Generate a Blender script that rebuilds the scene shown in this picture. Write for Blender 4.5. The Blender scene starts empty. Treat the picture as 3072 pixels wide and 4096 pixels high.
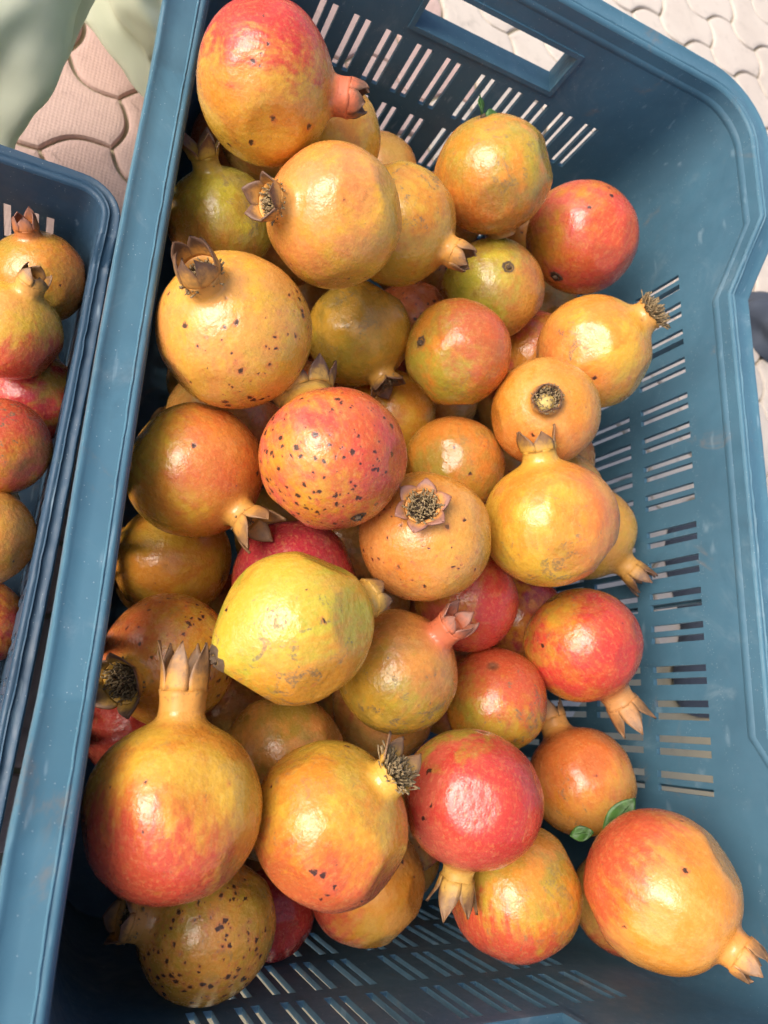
import bpy, bmesh, math, random
from mathutils import Vector, Matrix, noise
R_ = math.radians
scene = bpy.context.scene
# ------------------------------------------------------------------ camera
cam_data = bpy.data.cameras.new('camera')
cam_data.sensor_fit = 'VERTICAL'
cam_data.sensor_height = 36.0
cam_data.lens = 25.754
cam_data.clip_start = 0.01
cam_data.clip_end = 200
cam = bpy.data.objects.new('camera', cam_data)
scene.collection.objects.link(cam)
cam.matrix_world = Matrix(((0.900514, -0.163909, -0.402752, -0.21329),
                           (0.051209, 0.959764, -0.276098, -0.15205),
                           (0.431802, 0.228005, 0.872675, 0.27820),
                           (0, 0, 0, 1)))
cam_data.dof.use_dof = True
cam_data.dof.focus_distance = 0.36
cam_data.dof.aperture_fstop = 13.0
scene.camera = cam
# ------------------------------------------------------------------ daylight
SUN_EL, SUN_AZ = R_(44), R_(179)          # azimuth measured from +x towards +y
world = bpy.data.worlds.new('World')
scene.world = world
world.use_nodes = True
wn = world.node_tree
bg = wn.nodes['Background']
sky = wn.nodes.new('ShaderNodeTexSky')
sky.sky_type = 'NISHITA'
sky.sun_disc = False
sky.sun_elevation = SUN_EL
sky.sun_rotation = R_(90) - SUN_AZ
sky.air_density = 0.7
sky.dust_density = 4.0
sky.ozone_density = 0.6
wn.links.new(sky.outputs[0], bg.inputs[0])
bg.inputs[1].default_value = 0.15
sun_data = bpy.data.lights.new('sun', 'SUN')
sun_data.energy = 1.7
sun_data.angle = R_(38)
sun_data.color = (1.0, 0.95, 0.87)
sun = bpy.data.objects.new('sun', sun_data)
scene.collection.objects.link(sun)
sd = Vector((math.cos(SUN_EL) * math.cos(SUN_AZ), math.cos(SUN_EL) * math.sin(SUN_AZ), math.sin(SUN_EL)))
sun.rotation_euler = sd.to_track_quat('Z', 'Y').to_euler()
scene.view_settings.view_transform = 'Standard'
scene.view_settings.look = 'None'
scene.view_settings.exposure = 0.80
scene.view_settings.gamma = 1.0
scene.view_settings.use_curve_mapping = False
scene.cycles.max_bounces = 6
scene.cycles.diffuse_bounces = 4
scene.cycles.glossy_bounces = 3
scene.cycles.adaptive_threshold = 0.03
scene.cycles.use_denoising = True
# ------------------------------------------------------------------ helpers
COL = scene.collection
random.seed(4)


def obj(name, verts, faces, mat, parent=None, smooth=True, mats=None, fmat=None):
    me = bpy.data.meshes.new(name)
    me.from_pydata(verts, [], faces)
    for m in (mats or [mat]):
        me.materials.append(m)
    if fmat:
        me.polygons.foreach_set('material_index', fmat)
    if smooth:
        me.polygons.foreach_set('use_smooth', [True] * len(me.polygons))
    me.update()
    o = bpy.data.objects.new(name, me)
    COL.objects.link(o)
    if parent:
        o.parent = parent
    return o


def empty(name, loc=(0, 0, 0)):
    o = bpy.data.objects.new(name, None)
    o.empty_display_size = 0.02
    o.location = loc
    COL.objects.link(o)
    return o


def tag(o, label=None, cat=None, group=None, kind=None):
    if label:
        o['label'] = label
    if cat:
        o['category'] = cat
    if group:
        o['group'] = group
    if kind:
        o['kind'] = kind
    return o


def recalc(o):
    bm = bmesh.new()
    bm.from_mesh(o.data)
    bmesh.ops.recalc_face_normals(bm, faces=bm.faces)
    bm.to_mesh(o.data)
    bm.free()


class NT:
    """small node-tree helper"""

    def __init__(self, tree):
        self.t = tree

    def n(self, kind, **kw):
        nd = self.t.nodes.new(kind)
        for k, v in kw.items():
            setattr(nd, k, v)
        return nd

    def put(self, sock, v):
        if isinstance(v, bpy.types.NodeSocket):
            self.t.links.new(v, sock)
        elif v is not None:
            if sock.type == 'RGBA' and len(v) == 3:
                v = tuple(v) + (1,)
            sock.default_value = v

    def math(self, op, a, b=None, c=None, clamp=False):
        nd = self.n('ShaderNodeMath', operation=op, use_clamp=clamp)
        for i, v in enumerate((a, b, c)):
            if v is not None:
                self.put(nd.inputs[i], v)
        return nd.outputs[0]

    def vmath(self, op, a, b=None):
        nd = self.n('ShaderNodeVectorMath', operation=op)
        self.put(nd.inputs[0], a)
        if b is not None:
            self.put(nd.inputs[1], b)
        return nd.outputs['Value'] if op in ('DOT_PRODUCT', 'LENGTH', 'DISTANCE') else nd.outputs[0]

    def noise(self, vec, scale, detail=3, rough=.55, dist=0, out='Fac'):
        nd = self.n('ShaderNodeTexNoise')
        self.put(nd.inputs['Vector'], vec)
        nd.inputs['Scale'].default_value = scale
        nd.inputs['Detail'].default_value = detail
        nd.inputs['Roughness'].default_value = rough
        nd.inputs['Distortion'].default_value = dist
        return nd.outputs[out]

    def ramp(self, v, a, b, lo=0., hi=1., smooth=True):
        nd = self.n('ShaderNodeMapRange')
        nd.interpolation_type = 'SMOOTHSTEP' if smooth else 'LINEAR'
        for i, x in enumerate((v, a, b, lo, hi)):
            self.put(nd.inputs[i], x)
        return nd.outputs[0]

    def mix(self, f, a, b, blend='MIX'):
        nd = self.n('ShaderNodeMix', data_type='RGBA', blend_type=blend)
        self.put(nd.inputs[0], f)
        self.put(nd.inputs[6], a)
        self.put(nd.inputs[7], b)
        return nd.outputs[2]

    def bump(self, h, strength, dist, normal=None):
        nd = self.n('ShaderNodeBump')
        nd.inputs['Strength'].default_value = strength
        nd.inputs['Distance'].default_value = dist
        self.put(nd.inputs['Height'], h)
        if normal is not None:
            self.put(nd.inputs['Normal'], normal)
        return nd.outputs[0]


def new_mat(name):
    m = bpy.data.materials.new(name)
    m.use_nodes = True
    nt = NT(m.node_tree)
    return m, nt, m.node_tree.nodes['Principled BSDF']


# ------------------------------------------------------------------ materials
def plastic_material(name, base, dark, dusty):
    m, t, p = new_mat(name)
    co = t.n('ShaderNodeTexCoord').outputs['Object']
    big = t.noise(co, 9, 4, .6)
    fine = t.noise(co, 130, 3, .6)
    c = t.mix(t.ramp(big, .35, .68), base, dark)
    dust = t.ramp(t.noise(co, 22, 7, .68, .6), .56, .78)
    c = t.mix(t.math('MULTIPLY', dust, .65), c, dusty)
    gr = t.ramp(t.noise(co, 5, 8, .75, .8), .50, .70)
    c = t.mix(t.math('MULTIPLY', gr, .45), c, tuple(x * .55 for x in dark))
    mud = t.ramp(t.noise(co, 11, 6, .74, 1.4), .60, .74)
    c = t.mix(t.math('MULTIPLY', mud, .5), c, (.22, .15, .10))
    # fine scratches: strongly stretched noise
    mp = t.n('ShaderNodeMapping')
    t.put(mp.inputs['Vector'], co)
    mp.inputs['Scale'].default_value = (260, 35, 90)
    mp.inputs['Rotation'].default_value = (.2, .4, .5)
    sc = t.ramp(t.noise(mp.outputs[0], 1.0, 2, .5), .66, .76)
    c = t.mix(t.math('MULTIPLY', sc, .26), c, (.30, .40, .45))
    sp = t.n('ShaderNodeTexVoronoi')
    t.put(sp.inputs['Vector'], co)
    sp.inputs['Scale'].default_value = 620
    grain = t.ramp(sp.outputs['Distance'], .10, .18, 1, 0)
    pick = t.ramp(t.vmath('DOT_PRODUCT', sp.outputs['Color'], (1, 0, 0)), .80, .82)
    c = t.mix(t.math('MULTIPLY', t.math('MULTIPLY', grain, pick), .55), c, (.42, .46, .46))
    t.put(p.inputs['Base Color'], c)
    t.put(p.inputs['Roughness'], t.ramp(fine, .3, .7, .48, .66))
    p.inputs['Specular IOR Level'].default_value = .5
    p.inputs['Sheen Weight'].default_value = .04
    p.inputs['Sheen Roughness'].default_value = .45
    p.inputs['Sheen Tint'].default_value = (.75, .88, .95, 1)
    b = t.bump(fine, .10, .0006)
    b = t.bump(t.noise(co, 30, 3), .12, .003, b)
    t.put(p.inputs['Normal'], b)
    return m


MAT_CRATE = plastic_material('blue_crate_plastic', (.054, .136, .192), (.040, .104, .150), (.17, .24, .275))
MAT_RIM = plastic_material('dusty_crate_rim', (.058, .150, .205), (.045, .120, .170), (.19, .27, .31))
MAT_RIM.node_tree.nodes['Principled BSDF'].inputs['Sheen Weight'].default_value = .2
MAT_RIM.node_tree.nodes['Principled BSDF'].inputs['Specular IOR Level'].default_value = .4
MAT_CRATE_SHADED = plastic_material('shaded_blue_crate_plastic', (.020, .060, .105), (.015, .046, .082), (.07, .12, .15))  # crate plastic darkened: the left crate's shade is put into its colour


def skin_group():
    g = bpy.data.node_groups.new('pomegranate_skin', 'ShaderNodeTree')
    I = g.interface
    for nm, ty in (('Vec', 'NodeSocketVector'), ('A', 'NodeSocketColor'), ('B', 'NodeSocketColor'), ('C', 'NodeSocketColor'),
                   ('Blush', 'NodeSocketFloat'), ('BDir', 'NodeSocketVector'), ('Green', 'NodeSocketFloat'), ('GDir', 'NodeSocketVector'),
                   ('Spots', 'NodeSocketFloat'), ('SDir', 'NodeSocketVector'), ('Scuff', 'NodeSocketFloat'), ('UDir', 'NodeSocketVector'),
                   ('Seed', 'NodeSocketVector'), ('NeckZ', 'NodeSocketFloat'), ('Neck', 'NodeSocketColor'), ('SeedAmt', 'NodeSocketFloat')):
        I.new_socket(nm, in_out='INPUT', socket_type=ty)
    I.new_socket('Color', in_out='OUTPUT', socket_type='NodeSocketColor')
    I.new_socket('Rough', in_out='OUTPUT', socket_type='NodeSocketFloat')
    I.new_socket('Height', in_out='OUTPUT', socket_type='NodeSocketFloat')
    t = NT(g)
    gi = t.n('NodeGroupInput').outputs
    go = t.n('NodeGroupOutput').inputs
    v = gi['Vec']
    vs = t.vmath('ADD', v, gi['Seed'])
    # base: two tones in broad clouds, drawn out along the meridians
    mp = t.n('ShaderNodeMapping')
    t.put(mp.inputs['Vector'], vs)
    mp.inputs['Scale'].default_value = (3.4, 3.4, .8)
    stretch = t.noise(mp.outputs[0], 2.0, 6, .62)
    cloud = t.noise(vs, 1.5, 5, .58)
    f = t.math('ADD', t.math('MULTIPLY', cloud, .7), t.math('MULTIPLY', stretch, .3))
    c = t.mix(t.ramp(f, .42, .57), gi['A'], gi['B'])
    # green-yellow
    gm = t.math('ADD', t.math('MULTIPLY', t.vmath('DOT_PRODUCT', v, gi['GDir']), .55),
                t.math('MULTIPLY', t.math('SUBTRACT', t.noise(vs, 2.6, 5, .6, .4), .5), 2.4))
    c = t.mix(t.math('MULTIPLY', t.ramp(gm, .22, .75), gi['Green']), c, (.36, .33, .03))
    # blush
    bm_ = t.math('ADD', t.math('MULTIPLY', t.vmath('DOT_PRODUCT', v, gi['BDir']), .9),
                 t.math('MULTIPLY', t.math('SUBTRACT', stretch, .5), 1.5))
    bm_ = t.math('ADD', bm_, t.math('MULTIPLY', t.math('SUBTRACT', t.noise(vs, 9, 5, .7), .5), .7))
    c = t.mix(t.math('MULTIPLY', t.ramp(bm_, -.05, .70), gi['Blush']), c, gi['C'])
    # fine streaks running along the meridians
    ms = t.n('ShaderNodeMapping')
    t.put(ms.inputs['Vector'], vs)
    ms.inputs['Scale'].default_value = (24, 24, 2.6)
    fs = t.noise(ms.outputs[0], 1.0, 4, .65, .5)
    c = t.mix(t.ramp(fs, .52, .70, 0, .28), c, t.mix(.6, c, (.78, .52, .14)))
    c = t.mix(t.ramp(fs, .46, .30, 0, .30), c, t.mix(.5, c, (.46, .13, .035)))
    # blotchy broken colour, small
    bl = t.noise(vs, 16, 6, .72)
    c = t.mix(t.ramp(bl, .50, .70, 0, .42), c, t.mix(.5, c, (.75, .50, .16)))
    c = t.mix(t.ramp(bl, .48, .30, 0, .4), c, t.mix(.55, c, (.40, .14, .04)))
    # fine brown freckles everywhere
    vo = t.n('ShaderNodeTexVoronoi')
    t.put(vo.inputs['Vector'], t.vmath('ADD', vs, t.vmath('SCALE', t.noise(vs, 30, 2, out='Color'), None)))
    vo.inputs['Scale'].default_value = 34
    fr = t.ramp(vo.outputs['Distance'], .06, .20, 1, 0)
    pk = t.ramp(t.noise(vs, 5, 3), .45, .65)
    c = t.mix(t.math('MULTIPLY', t.math('MULTIPLY', fr, pk), .6), c, (.22, .10, .03))
    ru = t.ramp(t.noise(t.vmath('ADD', vs, (3, 9, 5)), 2.2, 6, .78, .6), .57, .72)
    ru = t.math('MULTIPLY', ru, t.ramp(t.noise(vs, 60, 4, .7), .44, .60))
    c = t.mix(t.math('MULTIPLY', ru, .65), c, (.24, .125, .04))
    # scuffs: ragged grey-brown rubbed bark
    um = t.math('ADD', t.math('MULTIPLY', t.vmath('DOT_PRODUCT', v, gi['UDir']), .42),
                t.math('MULTIPLY', t.math('SUBTRACT', t.noise(t.vmath('ADD', vs, (7, 3, 1)), 3.3, 6, .70, .8), .5), 2.6))
    sc = t.ramp(um, .50, .60)
    sc = t.math('MULTIPLY', sc, t.ramp(t.noise(vs, 26, 6, .75), .40, .56))
    sc = t.math('MULTIPLY', sc, t.math('MULTIPLY', gi['Scuff'], 1.7, clamp=True))
    c = t.mix(sc, c, (.17, .115, .06))
    # long hair-thin scratches
    mq = t.n('ShaderNodeMapping')
    t.put(mq.inputs['Vector'], vs)
    mq.inputs['Scale'].default_value = (26, 5, 9)
    mq.inputs['Rotation'].default_value = (.5, .9, .3)
    scr = t.ramp(t.noise(mq.outputs[0], 1.2, 3, .6), .69, .73)
    c = t.mix(t.math('MULTIPLY', scr, .55), c, (.25, .14, .06))
    # black spots with reddish haloes
    dv = t.vmath('ADD', vs, t.vmath('SCALE', t.vmath('SUBTRACT', t.noise(vs, 14, 3, out='Color'), (.5, .5, .5)), None))
    v2 = t.n('ShaderNodeTexVoronoi')
    t.put(v2.inputs['Vector'], dv)
    v2.inputs['Scale'].default_value = 9.5
    v2.inputs['Randomness'].default_value = 1
    rnd = t.n('ShaderNodeSeparateColor')
    t.put(rnd.inputs[0], v2.outputs['Color'])
    reg = t.math('MULTIPLY', t.ramp(t.vmath('DOT_PRODUCT', v, gi['SDir']), -.1, .75, .08, 1.5), gi['Spots'])
    reg = t.math('MULTIPLY', reg, t.ramp(t.noise(vs, 2.3, 2), .38, .58, .12, 1.8))
    has = t.math('LESS_THAN', rnd.outputs[0], reg)
    rad = t.math('MULTIPLY_ADD', t.math('POWER', rnd.outputs[1], 1.8), .34, .10)
    rel = t.math('DIVIDE', v2.outputs['Distance'], rad)
    core = t.math('MULTIPLY', t.ramp(t.math('ADD', rel, t.math('MULTIPLY', t.math('SUBTRACT', t.noise(vs, 55, 3, .7), .5), 1.1)), .70, 1.15, 1, 0), has)
    halo = t.math('MULTIPLY', t.ramp(rel, .9, 2.4, 1, 0), has)
    c = t.mix(t.math('MULTIPLY', halo, .42), c, (.50, .09, .05))
    c = t.mix(t.math('MULTIPLY', core, .92), c, (.028, .018, .014))
    # neck and stem end
    z = t.n('ShaderNodeSeparateXYZ')
    t.put(z.inputs[0], v)
    nk = t.ramp(t.math('SUBTRACT', z.outputs[2], gi['NeckZ']), -.10, .10)
    c = t.mix(nk, c, gi['Neck'])
    rho = t.vmath('LENGTH', t.vmath('MULTIPLY', v, (1, 1, 0)))
    pole = t.math('MULTIPLY', t.ramp(t.math('ADD', rho, t.math('MULTIPLY', bl, .12)), .10, .22, 1, 0), t.math('LESS_THAN', z.outputs[2], 0))
    c = t.mix(t.math('MULTIPLY', pole, .75), c, (.13, .075, .035))
    t.put(go['Color'], c)
    pe = t.noise(vs, 26, 3, .6)
    t.put(go['Rough'], t.math('ADD', t.ramp(t.math('ADD', t.math('MULTIPLY', pe, .4), t.math('MULTIPLY', t.noise(vs, 4, 5, .65), .6)), .36, .62, .13, .33), t.math('MULTIPLY', sc, .35)))
    h = t.math('ADD', t.math('MULTIPLY', t.noise(vs, 34, 3, .55), .42), t.math('MULTIPLY', t.noise(vs, 9, 3, .5), 1.6))
    h = t.math('SUBTRACT', h, t.math('MULTIPLY', core, .5))
    t.put(go['Height'], h)
    # scale sockets of the two SCALE nodes
    for nd, s_ in zip([x for x in g.nodes if x.type == 'VECT_MATH' and x.operation == 'SCALE'], (.05, .09)):
        nd.inputs['Scale'].default_value = s_
    return g


SKIN = skin_group()


def skin_material(d, i):
    m, t, p = new_mat('skin_%02d' % i)
    co = t.n('ShaderNodeTexCoord').outputs['Object']
    s = t.n('ShaderNodeVectorMath', operation='SCALE')
    t.put(s.inputs[0], co)
    s.inputs['Scale'].default_value = 1.0 / d['R']
    g = t.n('ShaderNodeGroup')
    g.node_tree = SKIN
    t.put(g.inputs['Vec'], s.outputs[0])
    rs = random.Random(100 + i)
    for k, v in (('A', d['ca']), ('B', d['cb']), ('C', d['cc']), ('Blush', d['blush']), ('BDir', d['bd']), ('Green', d['green']),
                 ('GDir', d['gd']), ('Spots', d['spots']), ('SDir', d['sd']), ('Scuff', d['scuff']), ('UDir', d['ud']),
                 ('Seed', tuple(rs.uniform(-20, 20) for _ in range(3))), ('NeckZ', d['k'] * .97), ('Neck', d['neck'])):
        t.put(g.inputs[k], v)
    t.put(p.inputs['Base Color'], g.outputs[0])
    t.put(p.inputs['Roughness'], g.outputs[1])
    p.inputs['Specular IOR Level'].default_value = .55
    t.put(p.inputs['Normal'], t.bump(g.outputs[2], .24, .0014))
    return m


def sepal_material(name, base, tip):
    m, t, p = new_mat(name)
    co = t.n('ShaderNodeTexCoord')
    ob = co.outputs['Object']
    at = t.n('ShaderNodeAttribute', attribute_name='along').outputs['Fac']
    nz = t.noise(ob, 180, 5, .65)
    f = t.ramp(t.math('ADD', at, t.math('MULTIPLY', t.math('SUBTRACT', nz, .5), 1.1)), .15, .80)
    c = t.mix(f, base, tip)
    c = t.mix(t.ramp(t.noise(ob, 420, 4, .6), .55, .72, 0, .5), c, (.10, .055, .03))
    t.put(p.inputs['Base Color'], c)
    p.inputs['Roughness'].default_value = .55
    t.put(p.inputs['Normal'], t.bump(nz, .35, .0008))
    return m


def flat_material(name, col, rough=.7, var=.4, scale=300):
    m, t, p = new_mat(name)
    ob = t.n('ShaderNodeTexCoord').outputs['Object']
    nz = t.noise(ob, scale, 5, .65)
    dk = tuple(x * (1 - var) for x in col)
    t.put(p.inputs['Base Color'], t.mix(t.ramp(nz, .35, .65), col, dk))
    p.inputs['Roughness'].default_value = rough
    t.put(p.inputs['Normal'], t.bump(nz, .4, .0008))
    return m


MAT_STAMEN = flat_material('dry_stamen', (.30, .21, .10), .8)
MAT_CUP = flat_material('dry_calyx_inside', (.075, .045, .028), .85)
MAT_STEM = flat_material('stem_scar_bark', (.11, .065, .032), .8)
MAT_PLUG = flat_material('yellow_plug', (.55, .38, .10), .6)
MAT_LEAF = flat_material('green_leaf', (.050, .135, .022), .5, .5, 120)

# ------------------------------------------------------------------ ground and paving
GZ = -0.299


def concrete_material(name, cols, joint=False):
    m, t, p = new_mat(name)
    tc = t.n('ShaderNodeTexCoord')
    ob = tc.outputs['Object']
    oi = t.n('ShaderNodeObjectInfo').outputs['Random']
    geo = t.n('ShaderNodeNewGeometry').outputs['Position']
    c = t.mix(t.ramp(t.noise(geo, 5, 5, .6), .35, .65), cols[0], cols[1])
    c = t.mix(t.math('MULTIPLY', oi, .35), c, cols[2])
    c = t.mix(t.ramp(t.noise(geo, 60, 6, .7), .52, .75, 0, .35), c, tuple(x * .6 for x in cols[1]))
    st = t.ramp(t.noise(geo, 14, 8, .72, .8), .54, .74, 0, .55)
    c = t.mix(st, c, tuple(x * .45 for x in cols[1]))
    t.put(p.inputs['Base Color'], c)
    p.inputs['Roughness'].default_value = .85
    # cast dimple texture
    vo = t.n('ShaderNodeTexVoronoi')
    t.put(vo.inputs['Vector'], ob)
    vo.inputs['Scale'].default_value = 330
    vo.inputs['Randomness'].default_value = .15
    b = t.bump(vo.outputs['Distance'], .30, .0012)
    t.put(p.inputs['Normal'], t.bump(t.noise(ob, 90, 5, .6), .3, .002, b))
    return m


MAT_PAVER = concrete_material('pink_concrete', ((.56, .39, .33), (.48, .32, .27), (.54, .41, .35)))
MAT_PAVER2 = concrete_material('beige_concrete', ((.57, .50, .42), (.49, .42, .35), (.55, .47, .40)))
MAT_SAND = concrete_material('sandy_ground', ((.36, .31, .20), (.29, .25, .16), (.33, .28, .19)))

g = obj('ground', [(-30, -30, GZ - .0052), (30, -30, GZ - .0052), (30, 30, GZ - .0052), (-30, 30, GZ - .0052)], [(0, 1, 2, 3)], MAT_SAND)
tag(g, 'sandy ground under and between the curved paving blocks', kind='structure')

S = 1.15
E1, E2, E3 = [Vector(v) * S for v in ((.0462, .0212), (.0406, -.0257), (.0010, -.0455))]
BUMP = (.0088, -.0120, .0082)      # sideways swelling of each edge curve


def bowed(a, e, bump, n=9):
    """points along a bowed edge, end point left out; bump bends it to the left of its run"""
    nrm = Vector((-e.y, e.x)).normalized()
    return [a + e * (i / n) + nrm * (bump * S * math.sin(math.pi * i / n)) for i in range(n)]


def rev(a, e, bump, n=9):
    pts = bowed(a, e, bump, n) + [a + e]
    return list(reversed(pts))[:-1]


pts = []
p0 = Vector((0, 0))
pts += bowed(p0, E1, BUMP[0])
p1 = p0 + E1
pts += bowed(p1, E2, BUMP[1])
p2 = p1 + E2
pts += bowed(p2, E3, BUMP[2])
p3 = p2 + E3
p4 = p3 - E1
pts += rev(p4, E1, BUMP[0])
p5 = p4 - E2
pts += rev(p5, E2, BUMP[1])
p6 = p5 - E3
pts += rev(p6, E3, BUMP[2])
cen = sum(pts, Vector((0, 0))) / len(pts)
pts = [p - cen for p in pts]
area = sum(pts[i].x * pts[(i + 1) % len(pts)].y - pts[(i + 1) % len(pts)].x * pts[i].y for i in range(len(pts)))
if area < 0:
    pts.reverse()


def inset(poly, d):
    out = []
    n = len(poly)
    for i in range(n):
        t_ = (poly[(i + 1) % n] - poly[i - 1])
        t_.normalize()
        out.append(poly[i] + Vector((-t_.y, t_.x)) * d)
    return out


rings = [(inset(pts, .0018), -.05), (inset(pts, .0018), -.003), (inset(pts, .0030), -.0008), (inset(pts, .0060), -.0002), (inset(pts, .0085), 0.0)]
vv, ff = [], []
n_ = len(pts)
for poly, z in rings:
    vv += [(p.x, p.y, z) for p in poly]
for r in range(len(rings) - 1):
    for i in range(n_):
        a, b = r * n_ + i, r * n_ + (i + 1) % n_
        ff.append((a, b, b + n_, a + n_))
top = (len(rings) - 1) * n_
vv.append((0, 0, 0))
for i in range(n_):
    ff.append((top + i, top + (i + 1) % n_, len(vv) - 1))
pav = empty('pavement', (0, 0, GZ))
tag(pav, 'interlocking curved pinkish concrete paving around the crates', kind='structure')
paver0 = obj('paver', vv, ff, MAT_PAVER, pav, smooth=False)
B_ = E1 + E2
A_ = B_ + E1 - E3
anchor = Vector((.470, .7635)) * S + cen      # a junction measured in the picture
first = True
count = 0
camp = cam.matrix_world.translation
inv = cam.matrix_world.inverted()
for i in range(-14, 12):
    for j in range(-16, 16):
        c = anchor + A_ * i + B_ * j
        q = inv @ Vector((c.x, c.y, GZ))
        if q.z > -.1:
            continue
        u, v = q.x / -q.z / .524, q.y / -q.z / .699
        if not (-1.28 < u < 1.30 and -1.1 < v < 1.22):
            continue
        # leave out those wholly under the crates
        if abs(c.x) < .11 and abs(c.y) < .20:
            continue
        if count >= 298:
            continue
        o = paver0 if first else paver0.copy()
        if not first:
            COL.objects.link(o)
            o.parent = pav
        first = False
        rr = random.Random(i * 97 + j)
        o.material_slots[0].link = 'OBJECT'
        o.material_slots[0].material = MAT_PAVER if c.x < .1 + rr.uniform(-.1, .1) else MAT_PAVER2
        o.location = (c.x, c.y, rr.uniform(-.0012, .0012))
        o.rotation_euler = (rr.uniform(-.006, .006), rr.uniform(-.006, .006), 0)
        count += 1


# ------------------------------------------------------------------ crates
def crate(name, prm, mat, label, loc, rz=0.0):
    W, L, ta, tb, rc, H = prm['W'], prm['L'], prm['ta'], prm['tb'], prm['rc'], prm['H']
    bl, br, low, y1, y2 = prm['bl'], prm['br'], prm['low'], prm['y_low'], prm['y_high']
    th = prm['th']
    root = empty(name, loc)
    root.rotation_euler.z = rz
    tag(root, label, 'crate', 'blue plastic crates')

    def slots_side():
        out = []
        for i in range(16):
            for m in (0, 1):
                c = -((i - 7.5) * .02289 + ((i // 4) - 1.5) * .00535 + (m - .5) * .00822)
                out.append((c - .0022, c + .0022))
        return sorted(s for s in out if abs(s[0]) < L / 2 - rc - .01)

    def slots_end(xo):
        out = []
        for k in range(1, 11):
            for m in (0, 1):
                c = (k - 5.5) * .02299 + (.0025 if k > 5 else -.0025) + (m - .5) * .00818 + xo
                out.append((c - .0022, c + .0022))
        return sorted(s for s in out if abs(s[0]) < W / 2 - rc - .006)

    def dtop(y):
        a = abs(y)
        if a >= y2:
            return 0.0
        if a <= y1:
            return low
        f_ = (y2 - a) / (y2 - y1)
        return low * f_

    # perimeter samples: (wall, u or corner angle, is_slot_cell_after)
    samples = []

    def straight(wall, lo_sign, cells, extra, end):
        us = sorted(set([round(x, 6) for s in cells for x in s] + extra))
        us = [u for u in us if abs(u) < end - 1e-4]
        us = [-end] + us + [end]
        if lo_sign < 0:
            us = us[::-1]
        for i, u in enumerate(us):
            nxt = us[i + 1] if i + 1 < len(us) else None
            hole = False
            hh = False
            if nxt is not None:
                mid = (u + nxt) / 2
                hole = any(a < mid < b for a, b in cells)
                hh = wall in ('far', 'near') and abs(mid) < prm['hole_x']
            samples.append((wall, u, hole, hh, i in (0, len(us) - 1)))

    es = [round(-L / 2 + rc + (L - 2 * rc) * i / 24, 5) for i in range(1, 24)] + [y1, y2, -y1, -y2, (y1 + y2) / 2, -(y1 + y2) / 2]
    ee = [-prm['hole_x'], prm['hole_x']] + [round(-W / 2 + rc + (W - 2 * rc) * i / 14, 5) for i in range(1, 14)]
    ey, ex = L / 2 - rc, W / 2 - rc
    NC = 9

    def clean(extra, cells):
        return [e for e in extra if not any(a - .0006 < e < b + .0006 for a, b in cells)]
    sl_r, sl_f, sl_n = slots_side(), slots_end(-.0031 + prm.get('xo', 0)), slots_end(-.0048)
    straight('right', 1, sl_r, clean(es, sl_r), ey)
    samples += [('c0', math.pi / 2 * i / NC, False, False, False) for i in range(1, NC)]
    straight('far', -1, sl_f, clean(ee, sl_f), ex)
    samples += [('c1', math.pi / 2 + math.pi / 2 * i / NC, False, False, False) for i in range(1, NC)]
    straight('left', -1, sl_r, clean(es, sl_r), ey)
    samples += [('c2', math.pi + math.pi / 2 * i / NC, False, False, False) for i in range(1, NC)]
    straight('near', 1, sl_n, clean(ee, sl_n), ex)
    samples += [('c3', math.pi * 1.5 + math.pi / 2 * i / NC, False, False, False) for i in range(1, NC)]

    def xy(smp, d, off):
        x, y = xy_(smp, d, off)
        if x < 0 and y < -.1:
            f_ = min(1, (-y - .1) / .16)
            x -= prm.get('skew', 0) * f_ * f_ * (3 - 2 * f_)
        return x, y

    def xy_(smp, d, off):
        hx, hy = W / 2 - ta * d, L / 2 - tb * d
        w, u, end = smp[0], smp[1], smp[4]
        if w in ('right', 'left'):
            lim = hy - rc
            y = (lim if u > 0 else -lim) if end else u
            bu = (br if w == 'right' else bl) * max(0, 1 - (y / lim) ** 2)
            x = hx + off + bu
            return (x, y) if w == 'right' else (-x, y)
        if w in ('far', 'near'):
            lim = hx - rc
            x = (lim if u > 0 else -lim) if end else u
            y = hy + off
            return (x, y) if w == 'far' else (x, -y)
        sx, sy = {'c0': (1, 1), 'c1': (-1, 1), 'c2': (-1, -1), 'c3': (1, -1)}[w]
        return (sx * (hx - rc) + (rc + off) * math.cos(u), sy * (hy - rc) + (rc + off) * math.sin(u))

    rows = [0.0, prm['hole_z0'], prm['hole_z1']] + [x for r in prm['rows'] for x in r] + [H]
    ns, nr = len(samples), len(rows)

    def depth(smp, k):
        y = xy(smp, 0, 0)[1]
        t_ = dtop(y)
        if k == 0:
            return t_ + .002
        return max(rows[k], t_ + .004 + .001 * k)
    V, Fc = [], []
    for side, off in ((0, 0.0), (1, th)):
        for smp in samples:
            for k in range(nr):
                d = depth(smp, k)
                x, y = xy(smp, d, off)
                V.append((x, y, -d))
    idx = lambda side, i, k: side * ns * nr + (i % ns) * nr + k
    slot_rows = {3 + 2 * i for i in range(len(prm['rows']))}

    def is_hole(i, k):
        s = samples[i % ns]
        if k < 0 or k >= nr - 1:
            return None
        if s[2] and k in slot_rows:
            return True
        return bool(s[3] and k == 1)
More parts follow.
